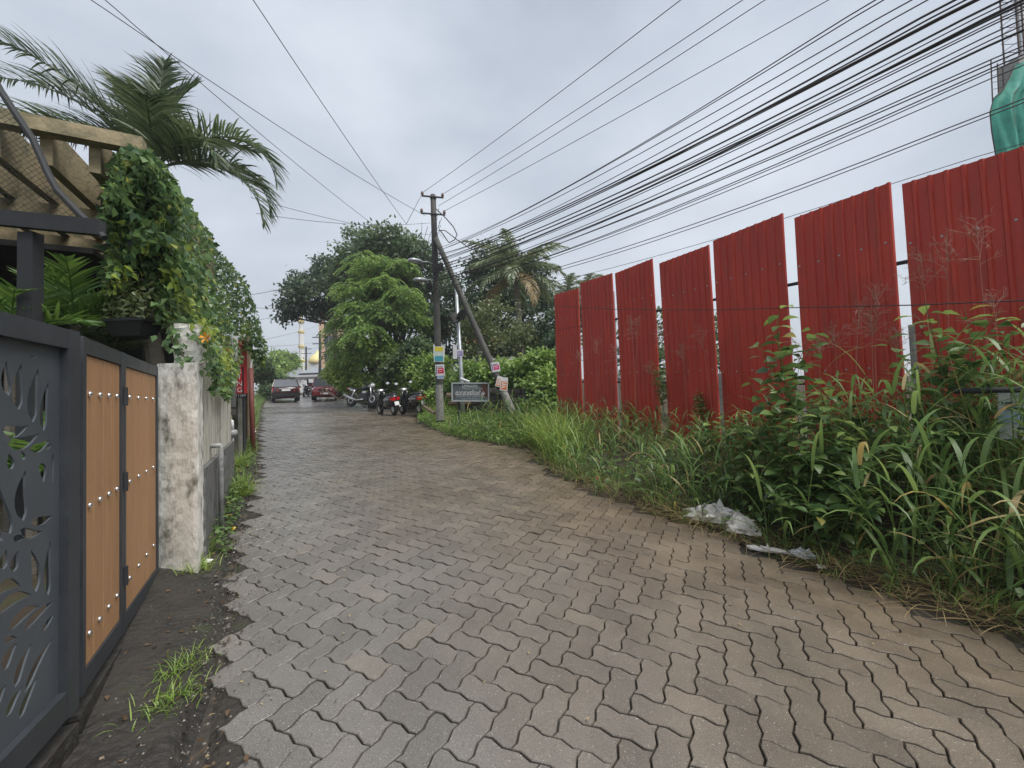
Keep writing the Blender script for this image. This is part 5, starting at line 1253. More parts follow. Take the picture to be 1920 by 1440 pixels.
# ------------------------------------------------------------------ overhead wires
def wire(p0, p1, ext, r, mt, lab, sag=.25, grp=None, n=22):
    r = r * .72; p0 = np.array(p0); p1 = np.array(p1); L_ = 1 + ext; pts = []
    for i in range(n + 1):
        f = i / n * L_; q = p0 + (p1 - p0) * f; q = q + np.array([0, 0, -sag * 4 * max(0, f) * (1 - f)]) if f <= 1 else q + np.array([0, 0, sag * 1.2 * (f - 1)]); pts.append(q)
    return tag(MB().tube(pts, r, 5, False).build('overhead_wire', mt, smooth=True), lab, 'wire', grp)
ORD = 'first second third fourth fifth sixth seventh eighth ninth tenth eleventh twelfth thirteenth fourteenth fifteenth sixteenth seventeenth eighteenth nineteenth twentieth twenty-first twenty-second'.split()
def build_wires():
    D0 = PBASE[1] - .12
    for (a, b, lab) in (((794, 360), (1276, 0), 'topmost wire leaving the upper left insulator towards upper right'), ((830, 364), (1392, 0), 'second topmost wire from the upper right insulator'), ((822, 386), (1434, 0), 'third wire from the pole, close under the second'), ((832, 396), (1553, 0), 'fourth wire from the lower right insulator')):
        wire(at(*a, D0), onz(*b, 6.9), .8, .0085, M['cable2'], lab, .05)
    ex = [(1638, 0), (1654, 0), (1706, 0), (1735, 0), (1786, 0), (1806, 0), (1825, 0), (1832, 0), (1875, 0), (1894, 0), (1914, 0), (1920, 4), (1920, 12), (1920, 17), (1920, 33), (1920, 44), (1920, 54), (1920, 84), (1920, 92), (1920, 100), (1920, 106), (1920, 120)]
    rad = [.008, .008, .008, .008, .015, .011, .016, .010, .015, .008, .019, .015, .008, .009, .010, .009, .016, .010, .011, .010, .009, .009]
    n = len(ex)
    for i, (e, r) in enumerate(zip(ex, rad)):
        f = i / (n - 1); y0 = 470 + 82 * f + 4 * math.sin(i * 2.7); a = at(808 - 6 * f, y0, D0 + .05 * math.sin(i * 3))
        big = r >= .015
        wire(a, onz(*e, 4.75 + .15 * math.sin(i * 1.9)), .8, r, M['cable'] if i % 3 else M['cable2'], ORD[i] + (' cable from the top, a thick black one,' if big else ' wire from the top, a thin dark one,') + ' in the dense bundle over the fence', .24 + .05 * math.sin(i * 5.1), 'wires and cables in the bundle over the fence')
    for (a, b, z, r, s, lab) in (((800, 556), (1920, 183), 4.6, .010, .33, 'upper of two wires parted low below the bundle'), ((800, 559), (1920, 190), 4.55, .009, .35, 'lower of two wires parted low below the bundle'), ((800, 566), (1785, 307), 4.1, .006, .3, 'thin lowest wire meeting the top of the red fence')):
        wire(at(*a, D0), onz(*b, z), .4, r, M['cable2'], lab, s)
    # wires on the left
    for (a, b, lab, s) in (((797, 404), (172, 0), 'wire from the pole to the upper left corner, upper of the pair', .12), ((704, 424), (198, 0), 'wire crossing the left sky, lower of the pair', .10), ((762, 420), (475, 0), 'steep wire crossing the middle sky to the top edge', .06)):
        wire(at(*a, D0 if a[0] > 750 else 14), onz(*b, 6.9), .8, .0085, M['cable'], lab, s)
    tag(MB().tube([at(762, 420, D0), at(789, 368, D0)], .007, 4).build('overhead_wire', M['cable'], smooth=True), 'short jumper wire slanting up to the upper left insulator', 'wire')
    for (a, b, D1, D2, r, lab) in (((806, 418), (480, 400), D0, 9, .008, 'level wire running left from the pole behind the palm'), ((806, 440), (470, 370), D0 + 2, 9, .008, 'wire sinking from the palm fronds towards the pole'), ((660, 505), (470, 553), 30, 12, .010, 'lone wire from the big tree down to the creeper'),
                               ((600, 575), (480, 577), 40, 16, .012, 'level far wire left of the trees'), ((640, 570), (480, 600), 45, 20, .012, 'far wire above the minaret'), ((610, 606), (480, 640), 60, 22, .014, 'far wire crossing the minaret'), ((600, 640), (485, 650), 60, 24, .014, 'far wire between minaret and creeper'), ((600, 650), (490, 672), 60, 26, .014, 'lowest far wire over the lane')):
        wire(at(*a, D1), at(*b, D2), .0, r, M['cable'], lab, .15)
    # cables running on from the pole into the tree
    for k in range(5): wire(at(803, 505 + k * 11, D0), at(690 - k * 8, 590 + k * 14, 20), .0, .010, M['cable'], ORD[k] + ' cable from the top slanting down from the pole into the big tree', .2, 'cables from the pole to the far street')
    # stay across the palm to the fence
    wire(at(893, 470, D0), at(1046, 552, 11.5), .0, .014, M['cable2'], 'brown cable slanting from the pole loop to the fence end', .08)
    # low wire strung in front of the fence
    pts = [at(905, 566, 12.0), at(1037, 573, 10.3), at(1157, 580, 8.2), at(1240, 581, 7.1), at(1345, 581, 6.1), at(1480, 577, 5.0), at(1710, 572, 3.9), at(1925, 563, 3.3)]
    tag(MB().tube(pts, .006, 5, False).build('overhead_wire', M['cable'], smooth=True), 'low slack wire strung across the front of the red fence', 'wire')
build_wires()

# ------------------------------------------------------------------ trees
def crown_leaves(blobs, nclump, per, Ln, W, clump_r, shape='leaf', down=.3, seed=0):
    r = np.random.default_rng(seed); B = np.array([b[:3] for b in blobs], float); Rr = np.array([b[3:6] if len(b) > 4 else (b[3],) * 3 for b in blobs], float)
    vol = Rr.prod(1) ** .7; idx = r.choice(len(B), nclump, p=vol / vol.sum())
    dv = nrm_(r.normal(0, 1, (nclump, 3))); rad = (.45 + .55 * r.random(nclump) ** .5)[:, None]
    C = B[idx] + dv * Rr[idx] * rad; out = dv
    n = nclump * per; cc = np.repeat(C, per, 0); oo = np.repeat(out, per, 0)
    P = cc + r.normal(0, clump_r, (n, 3)) * [1, 1, .6]
    d = oo * .5 + r.normal(0, .7, (n, 3)) + [0, 0, -down]; nn = oo * .4 + r.normal(0, .45, (n, 3)) + [0, 0, .8]
    L_ = r.uniform(.7, 1.25, n) * Ln; W_ = r.uniform(.8, 1.2, n) * W
    return (leaf_geo if shape == 'leaf' else rhomb_geo)(P, d, nn, L_, W_)
def spray_leaves(blobs, nspray, Ln, pairs, ll, lw, seed=0, pairs_w=1.0):
    """drooping feathery sprays"""
    r = np.random.default_rng(seed); B = np.array([b[:3] for b in blobs], float); Rr = np.array([b[3:6] if len(b) > 4 else (b[3],) * 3 for b in blobs], float)
    vol = Rr.prod(1) ** .7; idx = r.choice(len(B), nspray, p=vol / vol.sum()); dv = nrm_(r.normal(0, 1, (nspray, 3)) + [0, -.2, .55]); C = B[idx] + dv * Rr[idx] * (.6 + .42 * r.random(nspray) ** .5)[:, None]
    h = nrm_(dv * [1, 1, .2] + r.normal(0, .3, (nspray, 3)) * [1, 1, .3]); L_ = r.uniform(.7, 1.2, nspray) * Ln
    t = np.linspace(.1, 1, pairs); Pb = C[:, None] + h[:, None] * (L_[:, None] * t)[..., None] + np.array([0, 0, -1.0]) * (L_[:, None] * .75 * t ** 2)[..., None]
    tan = nrm_(h[:, None] + np.array([0, 0, -1.5]) * t[None, :, None]); sd = nrm_(np.cross(h, [0, 0, 1.0]))[:, None] * np.ones((1, pairs, 1))
    G_ = []
    for s in (1, -1):
        d = (sd * s + tan * .5 + np.array([0, 0, -.35])).reshape(-1, 3); nn = np.tile(np.array([0, 0, 1.0]), (len(d), 1)) + r.normal(0, .35, (len(d), 3)); n = len(d)
        G_.append(rhomb_geo(Pb.reshape(-1, 3), d, nn, r.uniform(.8, 1.2, n) * ll, np.full(n, lw)))
    return join_geo(G_)
def limbs(base, blobs, r0, seed=0, parent=None, name='trunk', mt='bark', fork=.35):
    r = np.random.default_rng(seed); mb = MB(); base = np.array(base, float); cen = np.mean([b[:3] for b in blobs], 0)
    f = base + (cen - base) * fork; f[:2] = base[:2] * .6 + f[:2] * .4
    mb.tube([base - np.array([0, 0, .2]), base * .5 + f * .5 + r.normal(0, .08, 3) * [1, 1, 0], f], [r0 * 1.25, r0, r0 * .8], 9)
    for b in blobs:
        e = np.array(b[:3]); m1 = f * .55 + e * .45 + np.array([0, 0, -.12 * np.linalg.norm(e - f)]); mb.tube([f - (f - base) * .08, m1, e, e + (e - m1) * .25], [r0 * .55, r0 * .36, r0 * .18, r0 * .05], 6)
        for k in range(4):
            q = m1 * .4 + e * .6; d = r.normal(0, 1, 3) + [0, 0, .3]; mb.tube([q, q + unit(d) * np.mean(b[3:]) * .8], [r0 * .14, r0 * .04], 5, False)
    return mb.build(name, M[mt], parent, True)
def px_blob(px, py, D, rpx, sq=.9, dz=1.0):
    c = at(px, py, D); r = rpx * D / FPX; return (c[0], c[1], c[2], r, r * dz, r * sq)
def subblobs(bl, k, f, seed, ring=.75):
    r = np.random.default_rng(seed + 100); out = []
    for b in bl:
        for i in range(k):
            d = unit(r.normal(0, 1, 3) + np.array([0, -.25, .15])); q = np.array(b[:3]) + d * np.array(b[3:6]) * ring; ff = f * r.uniform(.7, 1.3); out.append((*q, b[3] * ff, b[4] * ff, b[5] * ff * .62))
    return out
def tree(name, lab, px0, D, blobs, mats, r0=.2, grp=None, seed=0, cat='tree', kind='clump', n=500, per=22, Ln=.2, W=.06, cr=.3, fork=.35):
    b = at(px0, 760, D); g = float(ground_z(b[0], b[1])); bl = [px_blob(*q) for q in blobs]
    t = thing(name, lab, cat, (b[0], b[1], g), group=grp); limbs((b[0], b[1], g), bl, r0, seed, t, fork=fork)
    bl = subblobs(bl, 7 if kind == 'spray' else 6, .42 if kind == 'spray' else .5, seed)
    if kind == 'clump': V, Fc = crown_leaves(bl, n, per, Ln, W, cr, 'rhomb', seed=seed)
    else: V, Fc = spray_leaves(bl, n, Ln, per, .2 * cr / .3, W, seed)
    tag(put('crown', npmesh('crown', V, Fc), M[mats], t), kind='stuff'); return t
def build_trees():
    g = 'trees behind the utility pole'
    tree('tree', 'big dark-leaved tree rising highest left of the utility pole', 745, 25, [(735, 490, 25, 62), (690, 520, 25.5, 60), (775, 500, 24.5, 52), (662, 545, 26, 44), (800, 540, 24, 45), (720, 560, 25, 60), (680, 470, 26, 42), (815, 600, 24, 40), (770, 585, 25, 45)], 'midtree', .3, g, 3, n=1500, per=20, Ln=.26, W=.075, cr=.32)
    tree('tree', 'feathery bright green tree in front, left of the pole', 700, 21, [(690, 560, 20.5, 48), (735, 560, 20.5, 46), (672, 600, 21, 42), (712, 620, 20, 52), (755, 610, 20.5, 36), (682, 660, 20.5, 42), (725, 668, 20.5, 42), (655, 655, 22.5, 26), (690, 505, 21.5, 36), (742, 510, 21.5, 30)], 'feather', .22, g, 5, kind='spray', n=2300, per=8, Ln=.62, W=.036, cr=.34)
    tree('tree', 'dark overhanging tree reaching left over the far lane', 640, 30, [(570, 560, 29, 34), (612, 540, 30, 40), (548, 595, 29, 18), (575, 520, 30, 16), (620, 505, 30.5, 28), (640, 520, 30, 32), (590, 580, 30, 20)], 'darktree', .2, g, 7, n=560, per=20, Ln=.3, W=.085, cr=.3, fork=.75)
    tree('tree', 'tall dark tree right of the brace pole behind the coconut palm', 905, 24, [(925, 480, 24, 38), (905, 520, 24, 32), (945, 530, 24.5, 45), (985, 520, 25, 38), (900, 575, 23.5, 38), (1000, 570, 24, 42), (950, 590, 24, 50), (1010, 640, 24, 40), (960, 650, 23.5, 45)], 'darktree', .24, g, 9, n=1000, per=20, Ln=.25, W=.075, cr=.3)
    tree('tree', 'twiggy olive-leaved small tree behind the brace pole', 930, 15.5, [(900, 600, 15.5, 34), (935, 585, 15.2, 32), (960, 625, 15.2, 42), (915, 645, 15.2, 38), (980, 650, 15, 32), (880, 650, 15.8, 30)], 'olive', .10, g, 11, n=330, per=15, Ln=.13, W=.035, cr=.22)
    tree('tree', 'dark twiggy tree directly behind the utility pole', 835, 21, [(800, 640, 22, 30), (838, 600, 21.5, 34), (850, 560, 22, 28), (850, 660, 21, 30), (875, 620, 21, 28), (810, 585, 22.5, 26)], 'darktree', .14, g, 19, n=420, per=16, Ln=.2, W=.06, cr=.28)
    tree('tree', 'pale far tree over the lane end beside the creeper', 520, 55, [(505, 690, 52, 26), (530, 680, 58, 22), (548, 700, 60, 18), (497, 705, 46, 22)], 'bush', .2, g, 13, n=320, per=18, Ln=.5, W=.15, cr=.5)
    tree('tree', 'hedge-like far tree at the left lane edge', 500, 30, [(498, 705, 30, 22), (512, 720, 30, 18), (490, 690, 29, 20), (505, 735, 28, 12)], 'midtree', .12, g, 15, n=260, per=18, Ln=.22, W=.07, cr=.25)
    tree('tree', 'small rounded tree before the grey building', 630, 34, [(652, 668, 34, 20), (622, 705, 33, 16), (640, 700, 33, 24)], 'feather', .12, g, 17, kind='spray', n=360, per=8, Ln=.8, W=.06, cr=.45)
    # bushes
    gb = 'bushes on the right bank'
    for px, D, bl, mt, lab, n, sd in ((1005, 11.6, [(1012, 690, 12.6, 34), (1002, 722, 12.4, 26), (1025, 730, 12.0, 34), (1018, 762, 11.6, 26), (985, 700, 13.2, 30)], 'bush', 'bright leafy creeper-covered bush beside the fence end', 620, 21),
                                  (930, 13.2, [(925, 702, 14, 28), (955, 705, 13.9, 28), (900, 710, 14.2, 24), (885, 700, 14.6, 22)], 'bush', 'leafy bush behind the name board', 400, 23),
                                  (800, 15.0, [(790, 690, 18, 30), (806, 715, 17.2, 26), (775, 715, 18.5, 24), (820, 690, 17, 26), (845, 720, 15.6, 24), (812, 745, 15.5, 16)], 'bush', 'mid green bush behind the parked scooters', 520, 25),
                                  (770, 18.5, [(760, 680, 18.5, 26), (740, 700, 19, 24), (785, 660, 18.5, 26)], 'midtree', 'darker bush on the bank above the scooters', 300, 27),
                                  (690, 20.5, [(655, 712, 20.5, 22), (690, 718, 20, 20), (720, 716, 20, 20), (640, 700, 21, 26)], 'grasslight', 'low light green growth behind the motorcycle', 360, 29),
                                  (1040, 12.2, [(1052, 650, 14, 30), (1035, 610, 15, 30), (1085, 600, 15, 30), (1045, 690, 12.8, 26)], 'darktree', 'dark bush showing behind the fence end', 300, 31),
                                  (1160, 12.5, [(1150, 640, 13, 50), (1240, 620, 12, 50), (1330, 640, 11, 55), (1230, 700, 11, 60), (1380, 700, 10, 60)], 'midtree', 'bush glimpsed through the fence gaps', 330, 33)):
        b = at(px, 770, D); gg = float(ground_z(b[0], b[1])); bls = [px_blob(*q) for q in bl]; t = thing('bush', lab, 'bush', (b[0], b[1], gg), group=gb)
        mb = MB()
        for q in bls: mb.tube([(b[0], b[1], gg - .05), (np.array([b[0], b[1], gg]) + np.array(q[:3])) / 2 + rng.normal(0, .06, 3), np.array(q[:3])], [.025, .018, .008], 5)
        mb.build('stems', M['bark'], t); V, Fc = crown_leaves(bls, n, 16, .15 if D < 16 else .2, .05 if D < 16 else .06, .16, 'leaf' if D < 14 else 'rhomb', .3, sd); tag(put('foliage', npmesh('foliage', V, Fc), M[mt], t), kind='stuff')
    # coconut palm and smaller palms
    for px, py, D, Ln, nf, lab, mt, sd in ((966, 512, 18.5, 2.75, 24, 'coconut palm with drooping fronds right of the brace pole', 'coco', 1), (1062, 548, 27, 1.9, 11, 'small far palm just left of the fence end', 'coco', 2), (1103, 535, 30, 1.6, 9, 'far palm tips above the first red sheet', 'coco', 3)):
        c = at(px, py, D); g0 = float(ground_z(c[0], c[1])); t = thing('coconut_palm', lab, 'palm', (c[0], c[1], g0), group='far coconut palms')
        pts = [np.array([c[0] + .25 * math.sin(f * 2) * (1 - f), c[1], g0 - .1 + (c[2] - g0) * f]) for f in np.linspace(0, 1, 9)]; MB().tube(pts, np.linspace(.19, .12, 9), 9).build('trunk', M['palmtrunk'], t, True)
        rr = random.Random(sd)
        for i in range(nf):
            el = R_(66 - 88 * i / nf + rr.uniform(-8, 8)); frond(c, i * 2.4 + rr.uniform(-.3, .3), el, Ln * rr.uniform(.85, 1.1), rr.uniform(1.0, 1.7), 34, .75, .035, M[mt] if not (sd == 1 and i > 21) else M['deadfrond'], t, 1.1, .1, rad=.03)
    # long grass on the bank behind the two-wheelers and along the far lane
    k = 5200; y = rng.uniform(14.5, 27, k); xr = np.interp(y, [p[1] for p in ROAD_R], [p[0] for p in ROAD_R]); x = xr + .35 + np.abs(rng.normal(0, 1.6, k)); z = ground_z(x, y) - .02
    kk = ~((x < xr + .9) & (y > 15.2) & (y < 20.5)); x, y, z = x[kk], y[kk], z[kk]; k = len(x)
    V, Fc = blade_geo(np.stack([x, y, z], 1), rng.uniform(0, 6.28, k), rng.uniform(.3, .8, k), rng.uniform(.008, .018, k), rng.uniform(.7, 1.4, k), rng.uniform(.5, 1.9, k), 4)
    tag(put('bank_grass', npmesh('bank_grass', V, Fc), M['grasslight']), 'long light green grass on the bank behind the parked two-wheelers', 'grass', kind='stuff')
    k = 2500; y = rng.uniform(9.5, 40, k); xl = np.interp(y, [p[1] for p in ROAD_L], [p[0] for p in ROAD_L]); x = xl - .15 - np.abs(rng.normal(0, .5, k)); z = ground_z(x, y) - .02
    V, Fc = blade_geo(np.stack([x, y, z], 1), rng.uniform(0, 6.28, k), rng.uniform(.25, .7, k), rng.uniform(.006, .014, k), rng.uniform(.7, 1.4, k), rng.uniform(.5, 1.9, k), 4)
    tag(put('lane_grass', npmesh('lane_grass', V, Fc), M['grass']), 'grass along the far left lane edge', 'grass', kind='stuff')
build_trees()

# ------------------------------------------------------------------ far buildings
def build_far():
    # minaret and domed hall
    c = at(566, 700, 85); g = float(gz(c[0], c[1])); t = thing('minaret', 'slender white minaret with pale yellow balconies at the lane end', 'minaret', (c[0], c[1], g)); zt = lambda py: at(566, py, 85)[2]; S = 85 / FPX
    MB().lathe([(4.6 * S, g - c[2] * 0), (4.6 * S, zt(622)), (0.1, zt(621.5))], (c[0], c[1], 0), 8).build('shaft', M['whitewall'], t)
    for py in (623, 650, 677): z = zt(py); MB().lathe([(4.6 * S, z - .35), (6.2 * S, z), (6.2 * S, z + .3), (5.4 * S, z + .32)], (c[0], c[1], 0), 8).build('balcony', M['dome'], t)
    MB().lathe([(3.4 * S, zt(622)), (3.4 * S, zt(606))], (c[0], c[1], 0), 8).build('lantern', M['whitewall'], t)
    MB().lathe([(5 * S, zt(606)), (4.6 * S, zt(601)), (2.5 * S, zt(596)), (.6 * S, zt(591)), (.15 * S, zt(585))], (c[0], c[1], 0), 12).build('cap_dome', M['dome'], t, True)
    c = at(586, 700, 82); g = float(gz(c[0], c[1])); t = thing('domed_hall', 'white hall with a golden yellow dome beside the minaret', 'building', (c[0], c[1], g)); S = 82 / FPX; z0 = at(586, 682, 82)[2]
    MB().box((c[0] + 1.2, c[1] + 2, (g + z0) / 2), (5.5, 4, z0 - g)).build('wall', M['whitewall'], t)
    MB().lathe([(16 * S, z0 + .03), (17 * S, z0 + .5), (16 * S, z0 + 1.0), (11 * S, z0 + 1.8), (4 * S, z0 + 2.3), (.3 * S, z0 + 3.0)], (c[0] + .4, c[1] + 1.5, 0), 18).build('dome', M['dome'], t, True)
    for k in range(3): MB().box((c[0] - .9 + k * 1.5, c[1] - .03, g + 2.6), (.7, .08, 1.5)).build('window', M['glass'], t)
    # grey clad block with peach trim
    D = 60; a, b = at(592, 690, D), at(652, 690, D + 4); g = float(gz(a[0], a[1])); zt_ = at(622, 598, D)[2]
    t = thing('office_block', 'grey clad building with peach corner pillars behind the trees', 'building', (a[0], a[1], g)); cx, cy = (a[0] + b[0]) / 2, (a[1] + b[1]) / 2 + 3; w = b[0] - a[0]
    MB().box((cx, cy, (g + zt_) / 2), (w, 6, zt_ - g)).build('wall', M['greyclad'], t)
    for s in (-1, 1): MB().box((cx + s * w * .46, cy - 3.1, (g + zt_ * 1.02) / 2), (.7, .5, zt_ * 1.02 - g)).build('pillar', M['peach'], t)
    for k in range(5):
        z = g + 1.5 + k * 2.4
        MB().box((cx, cy - 3.12, z + 1.0), (w * .8, .12, .25)).build('sill_band', M['peach'], t)
        for j in range(3): MB().box((cx - w * .28 + j * w * .28, cy - 3.06, z), (w * .2, .14, 1.3)).build('window', M['glass'], t)
    # white house with grey hip roof
    D = 56; a, b = at(517, 735, D), at(549, 735, D); g = float(gz(a[0], a[1])) ; z1 = at(530, 708, D)[2]; z2 = at(530, 696, D)[2]; cx = (a[0] + b[0]) / 2 + .4; cy = a[1] + 2.5; w = b[0] - a[0]
    t = thing('white_house', 'small white house with grey hip roof at the lane end', 'house', (cx, cy, g)); MB().box((cx, cy, (g + z1) / 2), (w, 5, z1 - g)).build('wall', M['whitewall'], t)
    hw, hd = w / 2 + .5, 3.0; MB().add([(cx - hw, cy - hd, z1), (cx + hw, cy - hd, z1), (cx + hw, cy + hd, z1), (cx - hw, cy + hd, z1), (cx - w * .1, cy, z2 + .5), (cx + w * .25, cy, z2 + .5)], [(3, 2, 1, 0), (0, 1, 5, 4), (1, 2, 5), (2, 3, 4, 5), (3, 0, 4)]).build('roof', M['greyroof'], t)
    for k in (-.25, .2): MB().box((cx + w * k, cy - 2.5, z1 - .9), (.5, .08, .8)).build('window', M['glass'], t)
    # roadside shop
    D = 40; a, b = at(556, 748, D), at(588, 748, D); g = float(gz(a[0], a[1])); cx = (a[0] + b[0]) / 2; cy = a[1] + 1.6; w = b[0] - a[0]; z1 = at(570, 700, D)[2]
    t = thing('roadside_shop', 'dim open-fronted roadside shop with dark awning and white wall', 'shop', (cx, cy, g)); MB().box((cx, cy + .6, (g + z1) / 2), (w, 2, z1 - g)).build('wall', M['whitewall'], t)
    MB().box((cx + .1, cy - .46, g + .9), (w * .8, .1, 1.5)).build('dark_front_panel', M['shadeblack'], t)  # dark slab on the wall, painted shade of the shop interior
    MB().slab([(cx - w * .65, cy - 1.3, g + 1.85), (cx + w * .6, cy - 1.3, g + 1.85), (cx + w * .6, cy - .4, g + 2.3), (cx - w * .65, cy - .4, g + 2.3)], (0, 0, 1), .06).build('awning', M['greyclad'], t)
    MB().slab([(cx - w * .6, cy - .9, z1 + .02), (cx + w * .6, cy - .9, z1 + .02), (cx + w * .6, cy + 1.7, z1 + .7), (cx - w * .6, cy + 1.7, z1 + .7)], (0, 0, 1), .08).build('roof', M['greyroof'], t)
    for px, py, D, wq, hq, lab in ((570, 717, 37, 10, 8, 'white shop board hanging over the lane'), (583, 714, 37.5, 8, 7, 'pale board right of the white shop board'), (562, 733, 36, 11, 7, 'low white board on legs beside the dark car')):
        o = at(px, py, D); k = D / FPX; t = thing('shop_board', lab, 'sign', tuple(o)); MB().box(o, (wq * k, .06, hq * k)).build('panel', M['white'], t); MB().tube([o + np.array([0, .06, 0]), (o[0], o[1] + .06, float(gz(o[0], o[1])))], .04, 6).build('leg', M['steel'], t)
    # white and cream house behind the pole, red tile roofs
    for px0, px1, ytop, yb, D, wm, rm, lab in ((775, 815, 655, 740, 34, 'peach', 'whitewall', 'cream house glimpsed between the big tree and the utility pole'), (880, 990, 640, 740, 34, 'whitewall', 'redroof', 'white house with red tile roof behind the twiggy tree')):
        a, b = at(px0, yb, D), at(px1, yb, D); g = float(gz(a[0], a[1])); z1 = at((px0 + px1) / 2, ytop, D)[2]; w = b[0] - a[0]; cx = (a[0] + b[0]) / 2; cy = a[1] + 3
        t = thing('house', lab, 'house', (cx, cy, g)); MB().box((cx, cy, (g + z1) / 2), (w, 5, z1 - g)).build('wall', M[wm], t); hw, hd = w / 2 + .5, 3.1; zr = z1 + (1.6 if rm == 'redroof' else .5)
        MB().add([(cx - hw, cy - hd, z1 + .02), (cx + hw, cy - hd, z1 + .02), (cx + hw, cy + hd, z1 + .02), (cx - hw, cy + hd, z1 + .02), (cx - w * .25, cy, zr), (cx + w * .25, cy, zr)], [(3, 2, 1, 0), (0, 1, 5, 4), (1, 2, 5), (2, 3, 4, 5), (3, 0, 4)]).build('roof', M[rm], t)
        for k in (-.25, .2): f = MB().box((cx + w * k, cy - 2.5, g + 1.9), (w * .2, .1, 1.2)).build('window', M['glass'], t)
    # distant poles
    for px, y0, D, lab in ((555, 678, 62, 'thin far utility pole above the dark car'), (574, 650, 52, 'far utility pole before the golden dome'), (600, 626, 36, 'dark far utility pole beside the red car'), (613, 655, 38, 'slim grey far pole behind the red car')):
        b = at(px, 745, D); tp = at(px, y0, D); g = float(gz(b[0], b[1])); t = thing('utility_pole', lab, 'utility pole', (b[0], b[1], g), group='far utility poles')
        MB().tube([(b[0], b[1], g - .2), tp], [.15, .10], 7).build('shaft', M['pole'], t)
        for dz in (.3, .9): MB().tube([(tp[0] - .7, tp[1], tp[2] - dz), (tp[0] + .7, tp[1], tp[2] - dz)], .05, 4).build('crossarm', M['steel'], t)
    # speed hump
    a, b = onground(520, 775), onground(770, 770); V = []
    mb = MB(); d = unit((b - a)[:2]); n2 = np.array([-d[1], d[0]])
    mb.loft([[(p[0] + n2[0] * s, p[1] + n2[1] * s, float(gz(p[0] + n2[0] * s, p[1] + n2[1] * s)) + h) for s, h in ((-.35, -.02), (-.2, .045), (0, .07), (.2, .045), (.35, -.02))] for p in (a, a * .5 + b * .5, a * .25 + b * .75)])
    tag(mb.build('speed_hump', M['pole']), 'low dark speed hump crossing the lane', kind='structure')
build_far()

